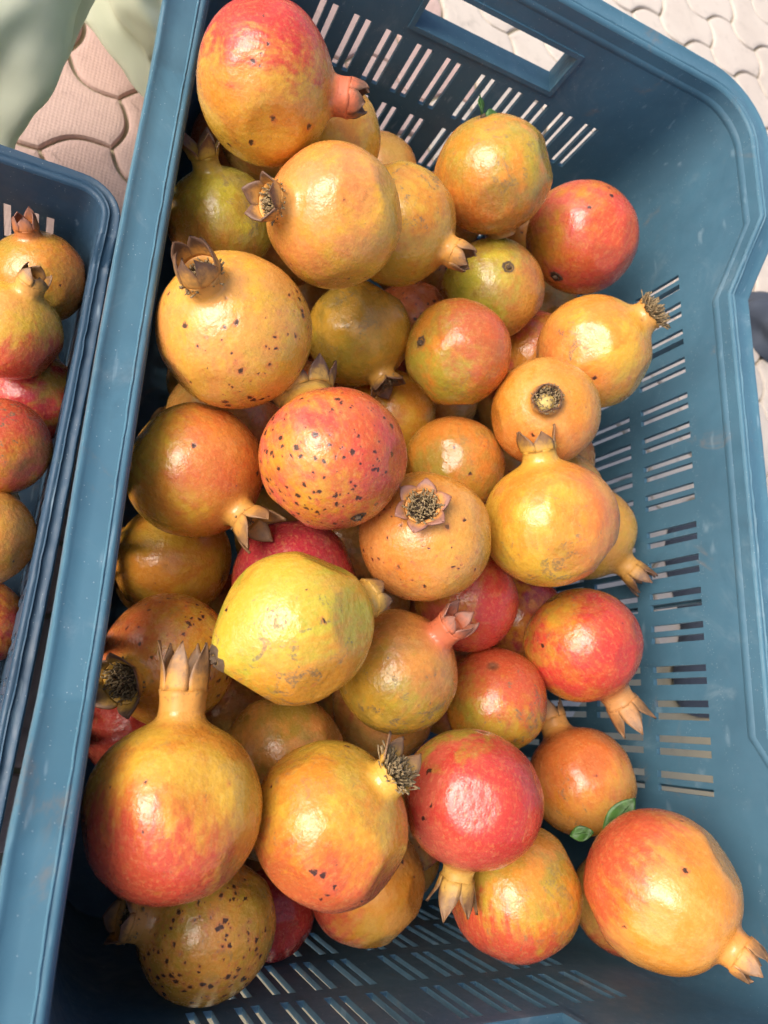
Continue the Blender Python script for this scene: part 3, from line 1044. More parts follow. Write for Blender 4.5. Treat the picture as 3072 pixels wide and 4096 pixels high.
FRUIT = [
 dict(id=1, loc=(-0.1572, 0.1337, -0.0011), R=0.0352, x=(0.0496, 0.9988, -0.0), z=(0.9386, -0.0467, 0.342), k=0.9, style='closed', rn=0.25, nh=0.03, tube=0.2, ls=0.26, tilt0=2, tilt1=-28, nsep=5, ca=(0.6, 0.22, 0.025), cb=(0.64, 0.345, 0.035), cc=(0.52, 0.04, 0.03), blush=1.0, bd=(0.552, 0.833, -0.027), green=0, gd=(0.196, 0.005, 0.981), spots=0.034999999999999996, sd=(-0.494, 0.254, 0.831), scuff=0.0, ud=(0.196, 0.005, 0.981), label='red-topped orange pomegranate lying sideways against the far left corner, highest up'),
 dict(id=2, loc=(-0.1088, 0.1706, -0.0567), R=0.0328, x=(-0.6981, 0.716, 0.0), z=(0.7159, 0.6979, -0.019), k=0.92, style='none', rn=0.25, nh=0.02, tube=0.1, ls=0.28, tilt0=10, tilt1=10, nsep=5, ca=(0.6, 0.22, 0.025), cb=(0.64, 0.345, 0.035), cc=(0.6, 0.22, 0.025), blush=0, bd=(-0.57, 0.396, 0.72), green=0.2, gd=(-0.57, 0.396, 0.72), spots=0.0, sd=(-0.57, 0.396, 0.72), scuff=0, ud=(-0.57, 0.396, 0.72), label='orange pomegranate half hidden behind the red-topped one at the far wall'),
 dict(id=3, loc=(-0.1572, 0.112, -0.0812), R=0.0304, x=(-0.7302, -0.6832, 0.0), z=(-0.491, 0.5248, 0.6954), k=0.92, style='flare', rn=0.24, nh=0.03, tube=0.2, ls=0.36, tilt0=14, tilt1=12, nsep=5, ca=(0.38, 0.23, 0.03), cb=(0.5, 0.4, 0.04), cc=(0.52, 0.04, 0.03), blush=0.5, bd=(0.801, -0.045, -0.597), green=0.4, gd=(-0.206, 0.63, 0.748), spots=0.0, sd=(-0.809, 0.559, -0.181), scuff=0.35, ud=(-0.343, 0.832, 0.436), label='olive-green pomegranate with spread crown and dark vein lines beside the left rim'),
 dict(id=4, loc=(-0.1155, 0.0814, -0.0092), R=0.0333, x=(0.3272, -0.945, 0.0), z=(-0.9028, -0.3126, 0.2954), k=0.94, style='open', rn=0.25, nh=0.03, tube=0.2, ls=0.24, tilt0=6, tilt1=18, nsep=5, ca=(0.64, 0.345, 0.035), cb=(0.65, 0.285, 0.055), cc=(0.6, 0.1, 0.06), blush=0.35, bd=(-0.149, 0.15, 0.977), green=0.2, gd=(0.976, -0.144, 0.161), spots=0.017499999999999998, sd=(0.867, -0.152, 0.475), scuff=0.1, ud=(-0.416, 0.909, 0.021), label='yellow pomegranate with wide open dry crown pointing to the left rim'),
 dict(id=5, loc=(-0.0614, 0.1254, -0.0511), R=0.034, x=(0.5378, 0.8431, -0.0), z=(0.7667, -0.4891, 0.4157), k=0.95, style='closed', rn=0.25, nh=0.03, tube=0.14, ls=0.36, tilt0=2, tilt1=-28, nsep=5, ca=(0.64, 0.345, 0.035), cb=(0.6, 0.22, 0.025), cc=(0.6, 0.22, 0.025), blush=0.2, bd=(0.514, 0.101, 0.852), green=0.35, gd=(-0.785, -0.344, 0.515), spots=0.0, sd=(0.514, 0.101, 0.852), scuff=0.45, ud=(-0.11, 0.972, 0.209), label='ochre pomegranate with dark scuffs tucked behind the yellow open-crowned one'),
 dict(id=6, loc=(-0.0027, 0.1787, -0.0434), R=0.0369, x=(0.7179, 0.6961, -0.0), z=(0.576, -0.5941, -0.5615), k=0.92, style='none', rn=0.25, nh=0.02, tube=0.1, ls=0.28, tilt0=10, tilt1=10, nsep=5, ca=(0.6, 0.22, 0.025), cb=(0.38, 0.23, 0.03), cc=(0.52, 0.04, 0.03), blush=0.35, bd=(-0.606, -0.194, 0.772), green=0.5, gd=(-0.003, 0.848, -0.531), spots=0.0, sd=(0.587, 0.779, 0.22), scuff=0.35, ud=(-0.186, 0.822, -0.538), label='orange and olive pomegranate with a green leaf scrap below the handle hole'),
 dict(id=7, loc=(0.0948, 0.1899, -0.0758), R=0.0398, x=(-0.8934, 0.4493, 0.0), z=(0.4329, 0.8608, 0.2675), k=0.93, style='none', rn=0.25, nh=0.02, tube=0.1, ls=0.28, tilt0=10, tilt1=10, nsep=5, ca=(0.6, 0.1, 0.06), cb=(0.6, 0.22, 0.025), cc=(0.52, 0.04, 0.03), blush=0.8, bd=(-0.693, 0.705, -0.151), green=0.25, gd=(0.873, 0.306, -0.38), spots=0.010499999999999999, sd=(0.156, 0.984, 0.081), scuff=0.15, ud=(-0.237, -0.195, -0.952), label='pinkish red pomegranate alone by the far right corner of the crate'),
 dict(id=8, loc=(0.0258, 0.1304, -0.0852), R=0.0341, x=(-0.0, 0.994, 0.1093), z=(0.2532, 0.1057, -0.9616), k=0.93, style='none', rn=0.25, nh=0.02, tube=0.1, ls=0.28, tilt0=10, tilt1=10, nsep=5, ca=(0.38, 0.23, 0.03), cb=(0.5, 0.4, 0.04), cc=(0.52, 0.04, 0.03), blush=0.5, bd=(-0.121, 0.967, -0.224), green=0.7, gd=(-0.835, -0.054, -0.547), spots=0.0, sd=(0.033, 0.952, -0.304), scuff=0.2, ud=(0.301, 0.089, -0.95), label='olive green pomegranate showing its brown stem scar below the leafy one'),
 dict(id=9, loc=(-0.1507, 0.023, -0.0373), R=0.0369, x=(-0.1305, -0.9915, 0.0), z=(-0.5711, 0.0751, 0.8174), k=0.95, style='closed', rn=0.24, nh=0.03, tube=0.22, ls=0.4, tilt0=10, tilt1=-40, nsep=6, ca=(0.64, 0.345, 0.035), cb=(0.65, 0.285, 0.055), cc=(0.6, 0.1, 0.06), blush=0.2, bd=(0.423, -0.716, 0.555), green=0.25, gd=(0.75, 0.638, -0.174), spots=0.28, sd=(0.607, 0.792, -0.067), scuff=0.1, ud=(-0.332, 0.577, 0.746), label='large yellow pomegranate with closed brown crown and black specks beside the left rim'),
 dict(id=10, loc=(-0.0625, 0.0786, -0.1002), R=0.0329, x=(0.8758, 0.4828, -0.0), z=(0.476, -0.8635, 0.1666), k=0.95, style='open', rn=0.26, nh=0.03, tube=0.1, ls=0.24, tilt0=15, tilt1=20, nsep=5, ca=(0.38, 0.23, 0.03), cb=(0.64, 0.345, 0.035), cc=(0.6, 0.22, 0.025), blush=0.3, bd=(0.624, 0.66, 0.419), green=0.4, gd=(-0.524, 0.21, 0.825), spots=0.0, sd=(0.831, 0.336, 0.443), scuff=0.35, ud=(-0.181, 0.973, -0.145), label='mottled ochre pomegranate whose open crown points down at the spotted red one'),
 dict(id=11, loc=(-0.013, 0.0621, -0.0635), R=0.0321, x=(-0.1649, 0.9863, 0.0), z=(0.9533, 0.1594, -0.2567), k=0.95, style='none', rn=0.25, nh=0.02, tube=0.1, ls=0.28, tilt0=10, tilt1=10, nsep=5, ca=(0.6, 0.22, 0.025), cb=(0.38, 0.23, 0.03), cc=(0.52, 0.04, 0.03), blush=0.65, bd=(0.068, 0.978, 0.198), green=0.7, gd=(-0.821, 0.081, -0.564), spots=0.0, sd=(-0.137, 0.709, 0.691), scuff=0.2, ud=(-0.977, 0.21, 0.019), label='orange-red pomegranate with green smear and stem scar, next to the olive green one'),
 dict(id=12, loc=(-0.0094, 0.1222, -0.1349), R=0.0283, x=(-0.9666, -0.2564, 0.0), z=(-0.2558, 0.9642, 0.07), k=0.95, style='none', rn=0.25, nh=0.02, tube=0.1, ls=0.28, tilt0=10, tilt1=10, nsep=5, ca=(0.65, 0.285, 0.055), cb=(0.6, 0.22, 0.025), cc=(0.6, 0.1, 0.06), blush=0.6, bd=(0.2, 0.627, 0.753), green=0, gd=(-0.866, 0.472, -0.163), spots=0.3, sd=(0.229, 0.971, 0.064), scuff=0, ud=(-0.866, 0.472, -0.163), label='small peach glimpse of a pomegranate behind the mottled ochre one'),
 dict(id=13, loc=(0.0832, 0.0852, -0.0543), R=0.0372, x=(-0.6956, 0.7184, 0.0), z=(0.4153, 0.4021, 0.816), k=0.95, style='cut', rn=0.27, nh=0.05, tube=0.1, ls=0.0, tilt0=0, tilt1=0, nsep=0, ca=(0.6, 0.22, 0.025), cb=(0.64, 0.345, 0.035), cc=(0.6, 0.1, 0.06), blush=0.4, bd=(0.289, 0.415, -0.863), green=0.2, gd=(-0.592, -0.042, 0.805), spots=0.017499999999999998, sd=(0.57, 0.683, 0.456), scuff=0.5, ud=(0.129, 0.769, -0.625), label='orange pomegranate with fuzzy grey cut crown pointing at the slotted right wall'),
 dict(id=14, loc=(0.0809, 0.1122, -0.119), R=0.0341, x=(0.7436, 0.6686, -0.0), z=(0.4741, -0.5272, -0.7052), k=0.95, style='none', rn=0.25, nh=0.02, tube=0.1, ls=0.28, tilt0=10, tilt1=10, nsep=5, ca=(0.6, 0.22, 0.025), cb=(0.6, 0.1, 0.06), cc=(0.52, 0.04, 0.03), blush=0.4, bd=(0.58, 0.815, 0.0), green=0.1, gd=(0.58, 0.815, 0.0), spots=0.0, sd=(0.58, 0.815, 0.0), scuff=0.1, ud=(0.58, 0.815, 0.0), label='brownish orange pomegranate deep between the fuzzy-crowned one and the orange-red one'),
 dict(id=15, loc=(0.0408, 0.0312, -0.0501), R=0.0327, x=(0.3183, -0.948, 0.0), z=(-0.5687, -0.1909, 0.8001), k=0.93, style='open', rn=0.26, nh=0.03, tube=0.08, ls=0.14, tilt0=-15, tilt1=-30, nsep=5, ca=(0.65, 0.285, 0.055), cb=(0.6, 0.22, 0.025), cc=(0.6, 0.1, 0.06), blush=0.25, bd=(0.957, -0.286, -0.05), green=0.1, gd=(0.288, 0.957, 0.031), spots=0.013999999999999999, sd=(0.444, 0.504, 0.741), scuff=0.1, ud=(0.068, 0.402, 0.913), label='peach pomegranate facing up with dry low crown ring and yellow plug'),
 dict(id=16, loc=(-0.1532, -0.0354, -0.0792), R=0.0344, x=(0.7238, 0.69, -0.0), z=(0.6194, -0.6498, 0.4406), k=0.95, style='flare', rn=0.23, nh=0.03, tube=0.16, ls=0.42, tilt0=18, tilt1=-6, nsep=5, ca=(0.6, 0.22, 0.025), cb=(0.64, 0.345, 0.035), cc=(0.52, 0.04, 0.03), blush=0.55, bd=(0.457, 0.539, 0.708), green=0.35, gd=(0.158, 0.923, -0.351), spots=0.020999999999999998, sd=(0.457, 0.539, 0.708), scuff=0.1, ud=(0.37, 0.928, 0.054), label='orange pomegranate beside the left rim with split crown pointing down right'),
 dict(id=17, loc=(-0.0983, -0.0324, -0.0321), R=0.0354, x=(-0.9349, -0.3548, 0.0), z=(-0.3409, 0.8984, -0.277), k=0.93, style='flare', rn=0.34, nh=0.03, tube=0.1, ls=0.34, tilt0=25, tilt1=10, nsep=7, ca=(0.6, 0.22, 0.025), cb=(0.6, 0.1, 0.06), cc=(0.52, 0.04, 0.03), blush=0.7, bd=(-0.558, 0.788, -0.26), green=0.35, gd=(0.034, 0.259, -0.965), spots=1.0, sd=(0.866, 0.458, -0.2), scuff=0.0, ud=(-0.892, 0.286, -0.351), label='red-orange pomegranate covered in round black spots at the centre of the heap'),
 dict(id=19, loc=(-0.0217, 0.0463, -0.1369), R=0.0317, x=(-0.6535, 0.7569, 0.0), z=(0.7254, 0.6263, -0.2856), k=0.95, style='none', rn=0.25, nh=0.02, tube=0.1, ls=0.28, tilt0=10, tilt1=10, nsep=5, ca=(0.6, 0.22, 0.025), cb=(0.64, 0.345, 0.035), cc=(0.6, 0.22, 0.025), blush=0, bd=(-0.55, 0.623, 0.557), green=0.1, gd=(-0.55, 0.623, 0.557), spots=0.0, sd=(-0.55, 0.623, 0.557), scuff=0.1, ud=(-0.55, 0.623, 0.557), label='plain orange pomegranate deep behind the black-spotted one'),
 dict(id=20, loc=(0.0076, 0.0049, -0.0992), R=0.0325, x=(-0.9855, 0.1696, 0.0), z=(0.1614, 0.938, -0.3067), k=0.95, style='none', rn=0.25, nh=0.02, tube=0.1, ls=0.28, tilt0=10, tilt1=10, nsep=5, ca=(0.38, 0.23, 0.03), cb=(0.6, 0.22, 0.025), cc=(0.6, 0.1, 0.06), blush=0.2, bd=(-0.162, 0.981, 0.105), green=0.3, gd=(0.093, 0.146, -0.985), spots=0.013999999999999999, sd=(-0.066, 0.828, -0.557), scuff=0.2, ud=(0.052, 0.998, 0.036), label='dull olive-orange pomegranate without visible crown, right of the black-spotted one'),
 dict(id=21, loc=(-0.0369, -0.0572, -0.051), R=0.0347, x=(-0.2509, -0.968, 0.0), z=(-0.5091, 0.132, 0.8505), k=0.93, style='open', rn=0.24, nh=0.03, tube=0.14, ls=0.17, tilt0=20, tilt1=60, nsep=6, ca=(0.6, 0.22, 0.025), cb=(0.65, 0.285, 0.055), cc=(0.6, 0.1, 0.06), blush=0.25, bd=(0.636, -0.738, 0.226), green=0.2, gd=(0.689, 0.532, 0.492), spots=0.22, sd=(0.797, -0.332, 0.504), scuff=0.15, ud=(0.726, 0.6, 0.336), label='orange pomegranate with star-shaped open crown full of dark stamens facing up'),
 dict(id=22, loc=(0.0411, -0.038, -0.0472), R=0.0378, x=(-0.9166, -0.3998, 0.0), z=(-0.3836, 0.8794, 0.282), k=0.95, style='crown', rn=0.25, nh=0.05, tube=0.14, ls=0.34, tilt0=4, tilt1=6, nsep=5, ca=(0.6, 0.22, 0.025), cb=(0.64, 0.345, 0.035), cc=(0.6, 0.1, 0.06), blush=0.4, bd=(-0.72, 0.68, -0.136), green=0.35, gd=(0.504, 0.606, -0.615), spots=0.0, sd=(-0.72, 0.68, -0.136), scuff=0.4, ud=(0.539, 0.643, -0.544), label='glossy orange-yellow pomegranate with upright crown and brown scuffs near right wall'),
 dict(id=23, loc=(0.1369, -0.0115, -0.1267), R=0.035, x=(0.7202, 0.6938, -0.0), z=(0.6438, -0.6683, 0.3726), k=0.95, style='crown', rn=0.25, nh=0.05, tube=0.16, ls=0.44, tilt0=4, tilt1=6, nsep=6, ca=(0.64, 0.345, 0.035), cb=(0.65, 0.285, 0.055), cc=(0.65, 0.285, 0.055), blush=0.3, bd=(0.147, 0.736, 0.661), green=0.2, gd=(0.535, 0.403, 0.743), spots=0.0, sd=(0.535, 0.403, 0.743), scuff=0.1, ud=(0.535, 0.403, 0.743), label='pale pomegranate half behind the glossy orange-yellow one, crown toward the right wall'),
 dict(id=24, loc=(-0.1491, -0.0696, -0.1408), R=0.0331, x=(-0.3137, -0.9495, 0.0), z=(-0.8581, 0.2835, -0.4281), k=0.95, style='none', rn=0.25, nh=0.02, tube=0.1, ls=0.28, tilt0=10, tilt1=10, nsep=5, ca=(0.64, 0.345, 0.035), cb=(0.6, 0.22, 0.025), cc=(0.6, 0.22, 0.025), blush=0.2, bd=(0.443, 0.384, 0.81), green=0.2, gd=(-0.651, 0.752, 0.107), spots=0.017499999999999998, sd=(-0.267, 0.635, -0.725), scuff=0.1, ud=(-0.41, -0.229, -0.883), label='yellow-orange pomegranate low beside the left rim under the split-crowned one'),
 dict(id=25, loc=(-0.0923, -0.0815, -0.0929), R=0.0333, x=(-0.9545, 0.2981, 0.0), z=(0.2013, 0.6448, -0.7374), k=0.95, style='none', rn=0.25, nh=0.02, tube=0.1, ls=0.28, tilt0=10, tilt1=10, nsep=5, ca=(0.34, 0.02, 0.035), cb=(0.52, 0.04, 0.03), cc=(0.34, 0.02, 0.035), blush=0.8, bd=(0.469, 0.866, -0.174), green=0, gd=(-0.879, 0.476, 0.0), spots=0.017499999999999998, sd=(-0.233, 0.619, -0.75), scuff=0.1, ud=(-0.136, 0.735, -0.664), label='dark red pomegranate mostly covered by the yellow-green oval one'),
 dict(id=26, loc=(-0.1085, -0.1132, -0.0373), R=0.0338, x=(-0.4433, 0.8964, 0.0), z=(0.8935, 0.4418, -0.0805), k=1.07, style='crown', rn=0.27, nh=0.05, tube=0.1, ls=0.26, tilt0=-6, tilt1=-14, nsep=6, ca=(0.5, 0.4, 0.04), cb=(0.64, 0.345, 0.035), cc=(0.6, 0.22, 0.025), blush=0.75, bd=(-0.992, 0.103, -0.067), green=1.0, gd=(-0.116, 0.112, -0.987), spots=0.020999999999999998, sd=(0.235, 0.94, 0.247), scuff=0.45, ud=(-0.522, 0.701, -0.486), label='yellow-green oval pomegranate with round stem scar at its pointed left end'),
 dict(id=28, loc=(0.0243, -0.0765, -0.1083), R=0.0321, x=(-0.7498, 0.6616, 0.0), z=(0.6046, 0.6852, -0.4061), k=0.95, style='none', rn=0.25, nh=0.02, tube=0.1, ls=0.28, tilt0=10, tilt1=10, nsep=5, ca=(0.6, 0.22, 0.025), cb=(0.6, 0.1, 0.06), cc=(0.52, 0.04, 0.03), blush=1.0, bd=(-0.684, 0.712, -0.157), green=0.2, gd=(0.677, 0.723, 0.14), spots=0.027999999999999997, sd=(0.692, 0.285, -0.663), scuff=0, ud=(-0.614, 0.721, 0.321), label='shiny red and orange pomegranate behind the pink tubular crown'),
 dict(id=29, loc=(0.0973, -0.0731, -0.1574), R=0.0332, x=(0.9477, 0.3191, -0.0), z=(0.296, -0.8794, -0.373), k=0.95, style='none', rn=0.25, nh=0.02, tube=0.1, ls=0.28, tilt0=10, tilt1=10, nsep=5, ca=(0.34, 0.02, 0.035), cb=(0.6, 0.22, 0.025), cc=(0.34, 0.02, 0.035), blush=0.4, bd=(0.778, 0.629, 0.0), green=0, gd=(0.778, 0.629, 0.0), spots=0.0, sd=(0.778, 0.629, 0.0), scuff=0, ud=(0.778, 0.629, 0.0), label='shadowed dark red pomegranate deep below the glossy orange-yellow one'),
 dict(id=30, loc=(-0.0344, -0.1249, -0.0817), R=0.0333, x=(-0.8378, 0.5459, 0.0), z=(0.3625, 0.5564, 0.7477), k=0.95, style='crown', rn=0.25, nh=0.05, tube=0.26, ls=0.28, tilt0=4, tilt1=6, nsep=6, ca=(0.38, 0.23, 0.03), cb=(0.64, 0.345, 0.035), cc=(0.6, 0.1, 0.06), blush=0.4, bd=(0.027, 0.027, 0.999), green=0.45, gd=(-0.313, 0.91, 0.271), spots=0.0, sd=(-0.721, -0.099, 0.686), scuff=0.55, ud=(-0.296, 0.952, -0.076), label='ochre pomegranate with pink tubular crown and dark brown bruise'),
 dict(id=31, loc=(0.1021, -0.0976, -0.0933), R=0.0367, x=(0.7906, 0.6124, -0.0), z=(0.6102, -0.7878, 0.0834), k=0.95, style='crown', rn=0.27, nh=0.05, tube=0.2, ls=0.5, tilt0=4, tilt1=6, nsep=6, ca=(0.52, 0.04, 0.03), cb=(0.6, 0.22, 0.025), cc=(0.52, 0.04, 0.03), blush=0.8, bd=(0.156, 0.889, 0.43), green=0.45, gd=(-0.152, 0.231, -0.961), spots=0.010499999999999999, sd=(-0.768, 0.606, 0.206), scuff=0.3, ud=(-0.145, 0.34, -0.929), label='crimson pomegranate by the slotted right wall with pointed tan crown below it'),
 dict(id=32, loc=(-0.1499, -0.1269, -0.1068), R=0.033, x=(0.4961, -0.8683, 0.0), z=(-0.6444, -0.3682, 0.6702), k=0.92, style='open', rn=0.3, nh=0.03, tube=0.18, ls=0.25, tilt0=15, tilt1=25, nsep=5, ca=(0.6, 0.22, 0.025), cb=(0.64, 0.345, 0.035), cc=(0.52, 0.04, 0.03), blush=0.6, bd=(-0.55, -0.403, 0.732), green=0.4, gd=(-0.544, 0.755, 0.365), spots=0.3, sd=(-0.275, 0.96, 0.058), scuff=0.15, ud=(-0.453, 0.885, 0.111), label='black-specked orange pomegranate with wide open brown crown beside the left rim'),
 dict(id=33, loc=(-0.1522, -0.1614, -0.1718), R=0.0292, x=(-0.9976, 0.0699, 0.0), z=(0.0527, 0.7518, -0.6573), k=0.95, style='none', rn=0.25, nh=0.02, tube=0.1, ls=0.28, tilt0=10, tilt1=10, nsep=5, ca=(0.52, 0.04, 0.03), cb=(0.6, 0.1, 0.06), cc=(0.52, 0.04, 0.03), blush=0.8, bd=(0.174, 0.969, 0.174), green=0.2, gd=(-0.984, 0.177, 0.0), spots=0.0, sd=(-0.984, 0.177, 0.0), scuff=0.2, ud=(-0.984, 0.177, 0.0), label='red pomegranate glimpsed low by the left rim under the brown open crown'),
 dict(id=34, loc=(0.0489, -0.1349, -0.1131), R=0.0324, x=(0.7978, 0.603, -0.0), z=(0.4639, -0.6138, -0.6388), k=0.95, style='none', rn=0.25, nh=0.02, tube=0.1, ls=0.28, tilt0=10, tilt1=10, nsep=5, ca=(0.6, 0.22, 0.025), cb=(0.38, 0.23, 0.03), cc=(0.52, 0.04, 0.03), blush=0.8, bd=(0.482, 0.139, -0.865), green=0.5, gd=(-0.444, 0.866, -0.229), spots=0.0, sd=(0.689, 0.724, 0.0), scuff=0.55, ud=(0.272, 0.919, -0.286), label='orange and red pomegranate with pale grey scuff, left of the crimson one'),
 dict(id=35, loc=(-0.1499, -0.1905, -0.0491), R=0.0362, x=(-0.9989, -0.047, 0.0), z=(-0.047, 0.9983, 0.034), k=0.98, style='crown', rn=0.265, nh=0.05, tube=0.29, ls=0.52, tilt0=0, tilt1=4, nsep=6, ca=(0.6, 0.22, 0.025), cb=(0.64, 0.345, 0.035), cc=(0.52, 0.04, 0.03), blush=0.9, bd=(0.489, 0.306, -0.817), green=0.3, gd=(0.132, 0.133, -0.982), spots=0.010499999999999999, sd=(-0.332, 0.935, 0.127), scuff=0.15, ud=(0.487, 0.121, 0.865), label='largest yellow-orange pomegranate with tall upright crown beside the left rim'),
 dict(id=36, loc=(-0.0834, -0.1725, -0.1152), R=0.0327, x=(-0.8709, 0.4915, 0.0), z=(0.2574, 0.4561, -0.8519), k=0.95, style='none', rn=0.25, nh=0.02, tube=0.1, ls=0.28, tilt0=10, tilt1=10, nsep=5, ca=(0.38, 0.23, 0.03), cb=(0.65, 0.285, 0.055), cc=(0.6, 0.1, 0.06), blush=0.2, bd=(-0.805, 0.594, 0.0), green=0.2, gd=(-0.805, 0.594, 0.0), spots=0.0, sd=(-0.805, 0.594, 0.0), scuff=0.5, ud=(-0.188, -0.067, -0.98), label='dull brown-yellow pomegranate in shade under the yellow-green oval one'),
 dict(id=37, loc=(-0.0791, -0.1965, -0.0521), R=0.0361, x=(-0.7819, 0.6235, 0.0), z=(0.4785, 0.6001, 0.641), k=0.92, style='open', rn=0.25, nh=0.03, tube=0.16, ls=0.3, tilt0=12, tilt1=35, nsep=3, ca=(0.6, 0.22, 0.025), cb=(0.64, 0.345, 0.035), cc=(0.52, 0.04, 0.03), blush=0.75, bd=(-0.411, 0.607, -0.68), green=0.35, gd=(0.297, -0.267, 0.917), spots=0.034999999999999996, sd=(0.221, 0.915, -0.338), scuff=0.25, ud=(0.912, 0.153, 0.382), label='orange-yellow pomegranate with bushy stamens sticking out of its torn crown'),
 dict(id=38, loc=(0.0055, -0.1871, -0.0687), R=0.037, x=(0.9975, -0.0711, 0.0), z=(-0.0698, -0.979, -0.1917), k=0.92, style='flare', rn=0.22, nh=0.03, tube=0.14, ls=0.46, tilt0=10, tilt1=8, nsep=5, ca=(0.52, 0.04, 0.03), cb=(0.6, 0.1, 0.06), cc=(0.52, 0.04, 0.03), blush=0.9, bd=(0.382, 0.91, -0.161), green=0.8, gd=(-0.196, -0.262, -0.945), spots=0.027999999999999997, sd=(-0.929, 0.093, 0.357), scuff=0.1, ud=(-0.335, 0.156, -0.929), label='bright red pomegranate with yellow top and three yellow sepals below it'),
 dict(id=39, loc=(0.1258, -0.1821, -0.126), R=0.0351, x=(-0.9613, -0.2755, 0.0), z=(-0.2557, 0.8923, -0.3721), k=0.95, style='crown', rn=0.28, nh=0.05, tube=0.2, ls=0.36, tilt0=4, tilt1=6, nsep=6, ca=(0.6, 0.22, 0.025), cb=(0.65, 0.285, 0.055), cc=(0.52, 0.04, 0.03), blush=0.5, bd=(0.291, 0.649, 0.703), green=0.2, gd=(-0.756, 0.538, -0.374), spots=0.010499999999999999, sd=(0.293, 0.788, 0.541), scuff=0.5, ud=(0.966, -0.121, -0.229), label='orange pomegranate with dark red bruise near the slotted right wall, above green leaves'),
 dict(id=40, loc=(0.1039, -0.2284, -0.0387), R=0.039, x=(0.7684, 0.64, -0.0), z=(0.4518, -0.5425, 0.7082), k=0.99, style='crown', rn=0.25, nh=0.0, tube=0.12, ls=0.28, tilt0=-5, tilt1=-10, nsep=6, ca=(0.6, 0.22, 0.025), cb=(0.65, 0.285, 0.055), cc=(0.52, 0.04, 0.03), blush=0.8, bd=(-0.127, 0.226, -0.966), green=0.1, gd=(0.621, 0.223, 0.752), spots=0.010499999999999999, sd=(-0.463, 0.686, -0.562), scuff=0.05, ud=(0.621, 0.223, 0.752), label='big smooth orange pomegranate with long closed crown in the near right corner'),
 dict(id=41, loc=(0.0521, -0.2379, -0.0958), R=0.0372, x=(0.9254, 0.3789, -0.0), z=(0.3748, -0.9153, -0.1476), k=0.93, style='none', rn=0.25, nh=0.02, tube=0.1, ls=0.28, tilt0=10, tilt1=10, nsep=5, ca=(0.6, 0.22, 0.025), cb=(0.38, 0.23, 0.03), cc=(0.52, 0.04, 0.03), blush=0.9, bd=(-0.653, 0.104, 0.75), green=0.55, gd=(-0.422, 0.891, 0.165), spots=0.0, sd=(0.791, 0.593, 0.15), scuff=0.3, ud=(0.189, 0.954, 0.232), label='orange pomegranate with dark red underside between the bright red one and the near wall'),
 dict(id=42, loc=(-0.0159, -0.2414, -0.1473), R=0.0344, x=(0.9111, -0.4122, 0.0), z=(-0.2855, -0.6311, -0.7213), k=0.95, style='none', rn=0.25, nh=0.02, tube=0.1, ls=0.28, tilt0=10, tilt1=10, nsep=5, ca=(0.6, 0.22, 0.025), cb=(0.65, 0.285, 0.055), cc=(0.52, 0.04, 0.03), blush=0.9, bd=(-0.733, 0.152, 0.663), green=0.3, gd=(0.195, 0.95, 0.243), spots=0.017499999999999998, sd=(0.542, 0.529, -0.653), scuff=0.1, ud=(0.81, -0.016, -0.587), label='orange pomegranate with pinkish side resting above the slotted near wall'),
 dict(id=43, loc=(-0.1153, -0.2499, -0.1121), R=0.033, x=(-0.1956, -0.9807, 0.0), z=(-0.9656, 0.1926, 0.1745), k=0.98, style='open', rn=0.33, nh=0.03, tube=0.24, ls=0.2, tilt0=4, tilt1=10, nsep=5, ca=(0.65, 0.285, 0.055), cb=(0.38, 0.23, 0.03), cc=(0.6, 0.22, 0.025), blush=0.3, bd=(0.63, 0.695, -0.347), green=0.45, gd=(-0.51, 0.791, -0.337), spots=0.95, sd=(0.625, 0.639, 0.448), scuff=0.3, ud=(-0.832, 0.554, 0.002), label='brown-yellow pomegranate with many black spots and dark open crown in near left corner'),
 dict(id=44, loc=(-0.0622, -0.2621, -0.1765), R=0.0252, x=(0.9843, 0.1763, -0.0), z=(0.1595, -0.8903, -0.4266), k=0.95, style='none', rn=0.25, nh=0.02, tube=0.1, ls=0.28, tilt0=10, tilt1=10, nsep=5, ca=(0.52, 0.04, 0.03), cb=(0.34, 0.02, 0.035), cc=(0.52, 0.04, 0.03), blush=0.8, bd=(0.939, 0.343, 0.0), green=0, gd=(0.939, 0.343, 0.0), spots=0.0, sd=(0.939, 0.343, 0.0), scuff=0, ud=(0.939, 0.343, 0.0), label='small dark red pomegranate glimpsed between two fruits above the near wall'),
 dict(id='a', loc=(-0.2449, 0.0892, -0.1546), R=0.027, x=(-0.8404, -0.542, 0.0), z=(-0.3297, 0.5111, 0.7937), k=0.95, style='closed', rn=0.25, nh=0.03, tube=0.14, ls=0.36, tilt0=2, tilt1=-28, nsep=5, ca=(0.6, 0.22, 0.025), cb=(0.38, 0.23, 0.03), cc=(0.52, 0.04, 0.03), blush=0.4, bd=(-0.954, 0.28, -0.11), green=0.3, gd=(-0.608, 0.669, 0.428), spots=0.01, sd=(-0.531, 0.544, 0.65), scuff=0.1, ud=(-0.44, 0.709, 0.551), label='orange pomegranate with short red-brown crown, farthest in the left crate'),
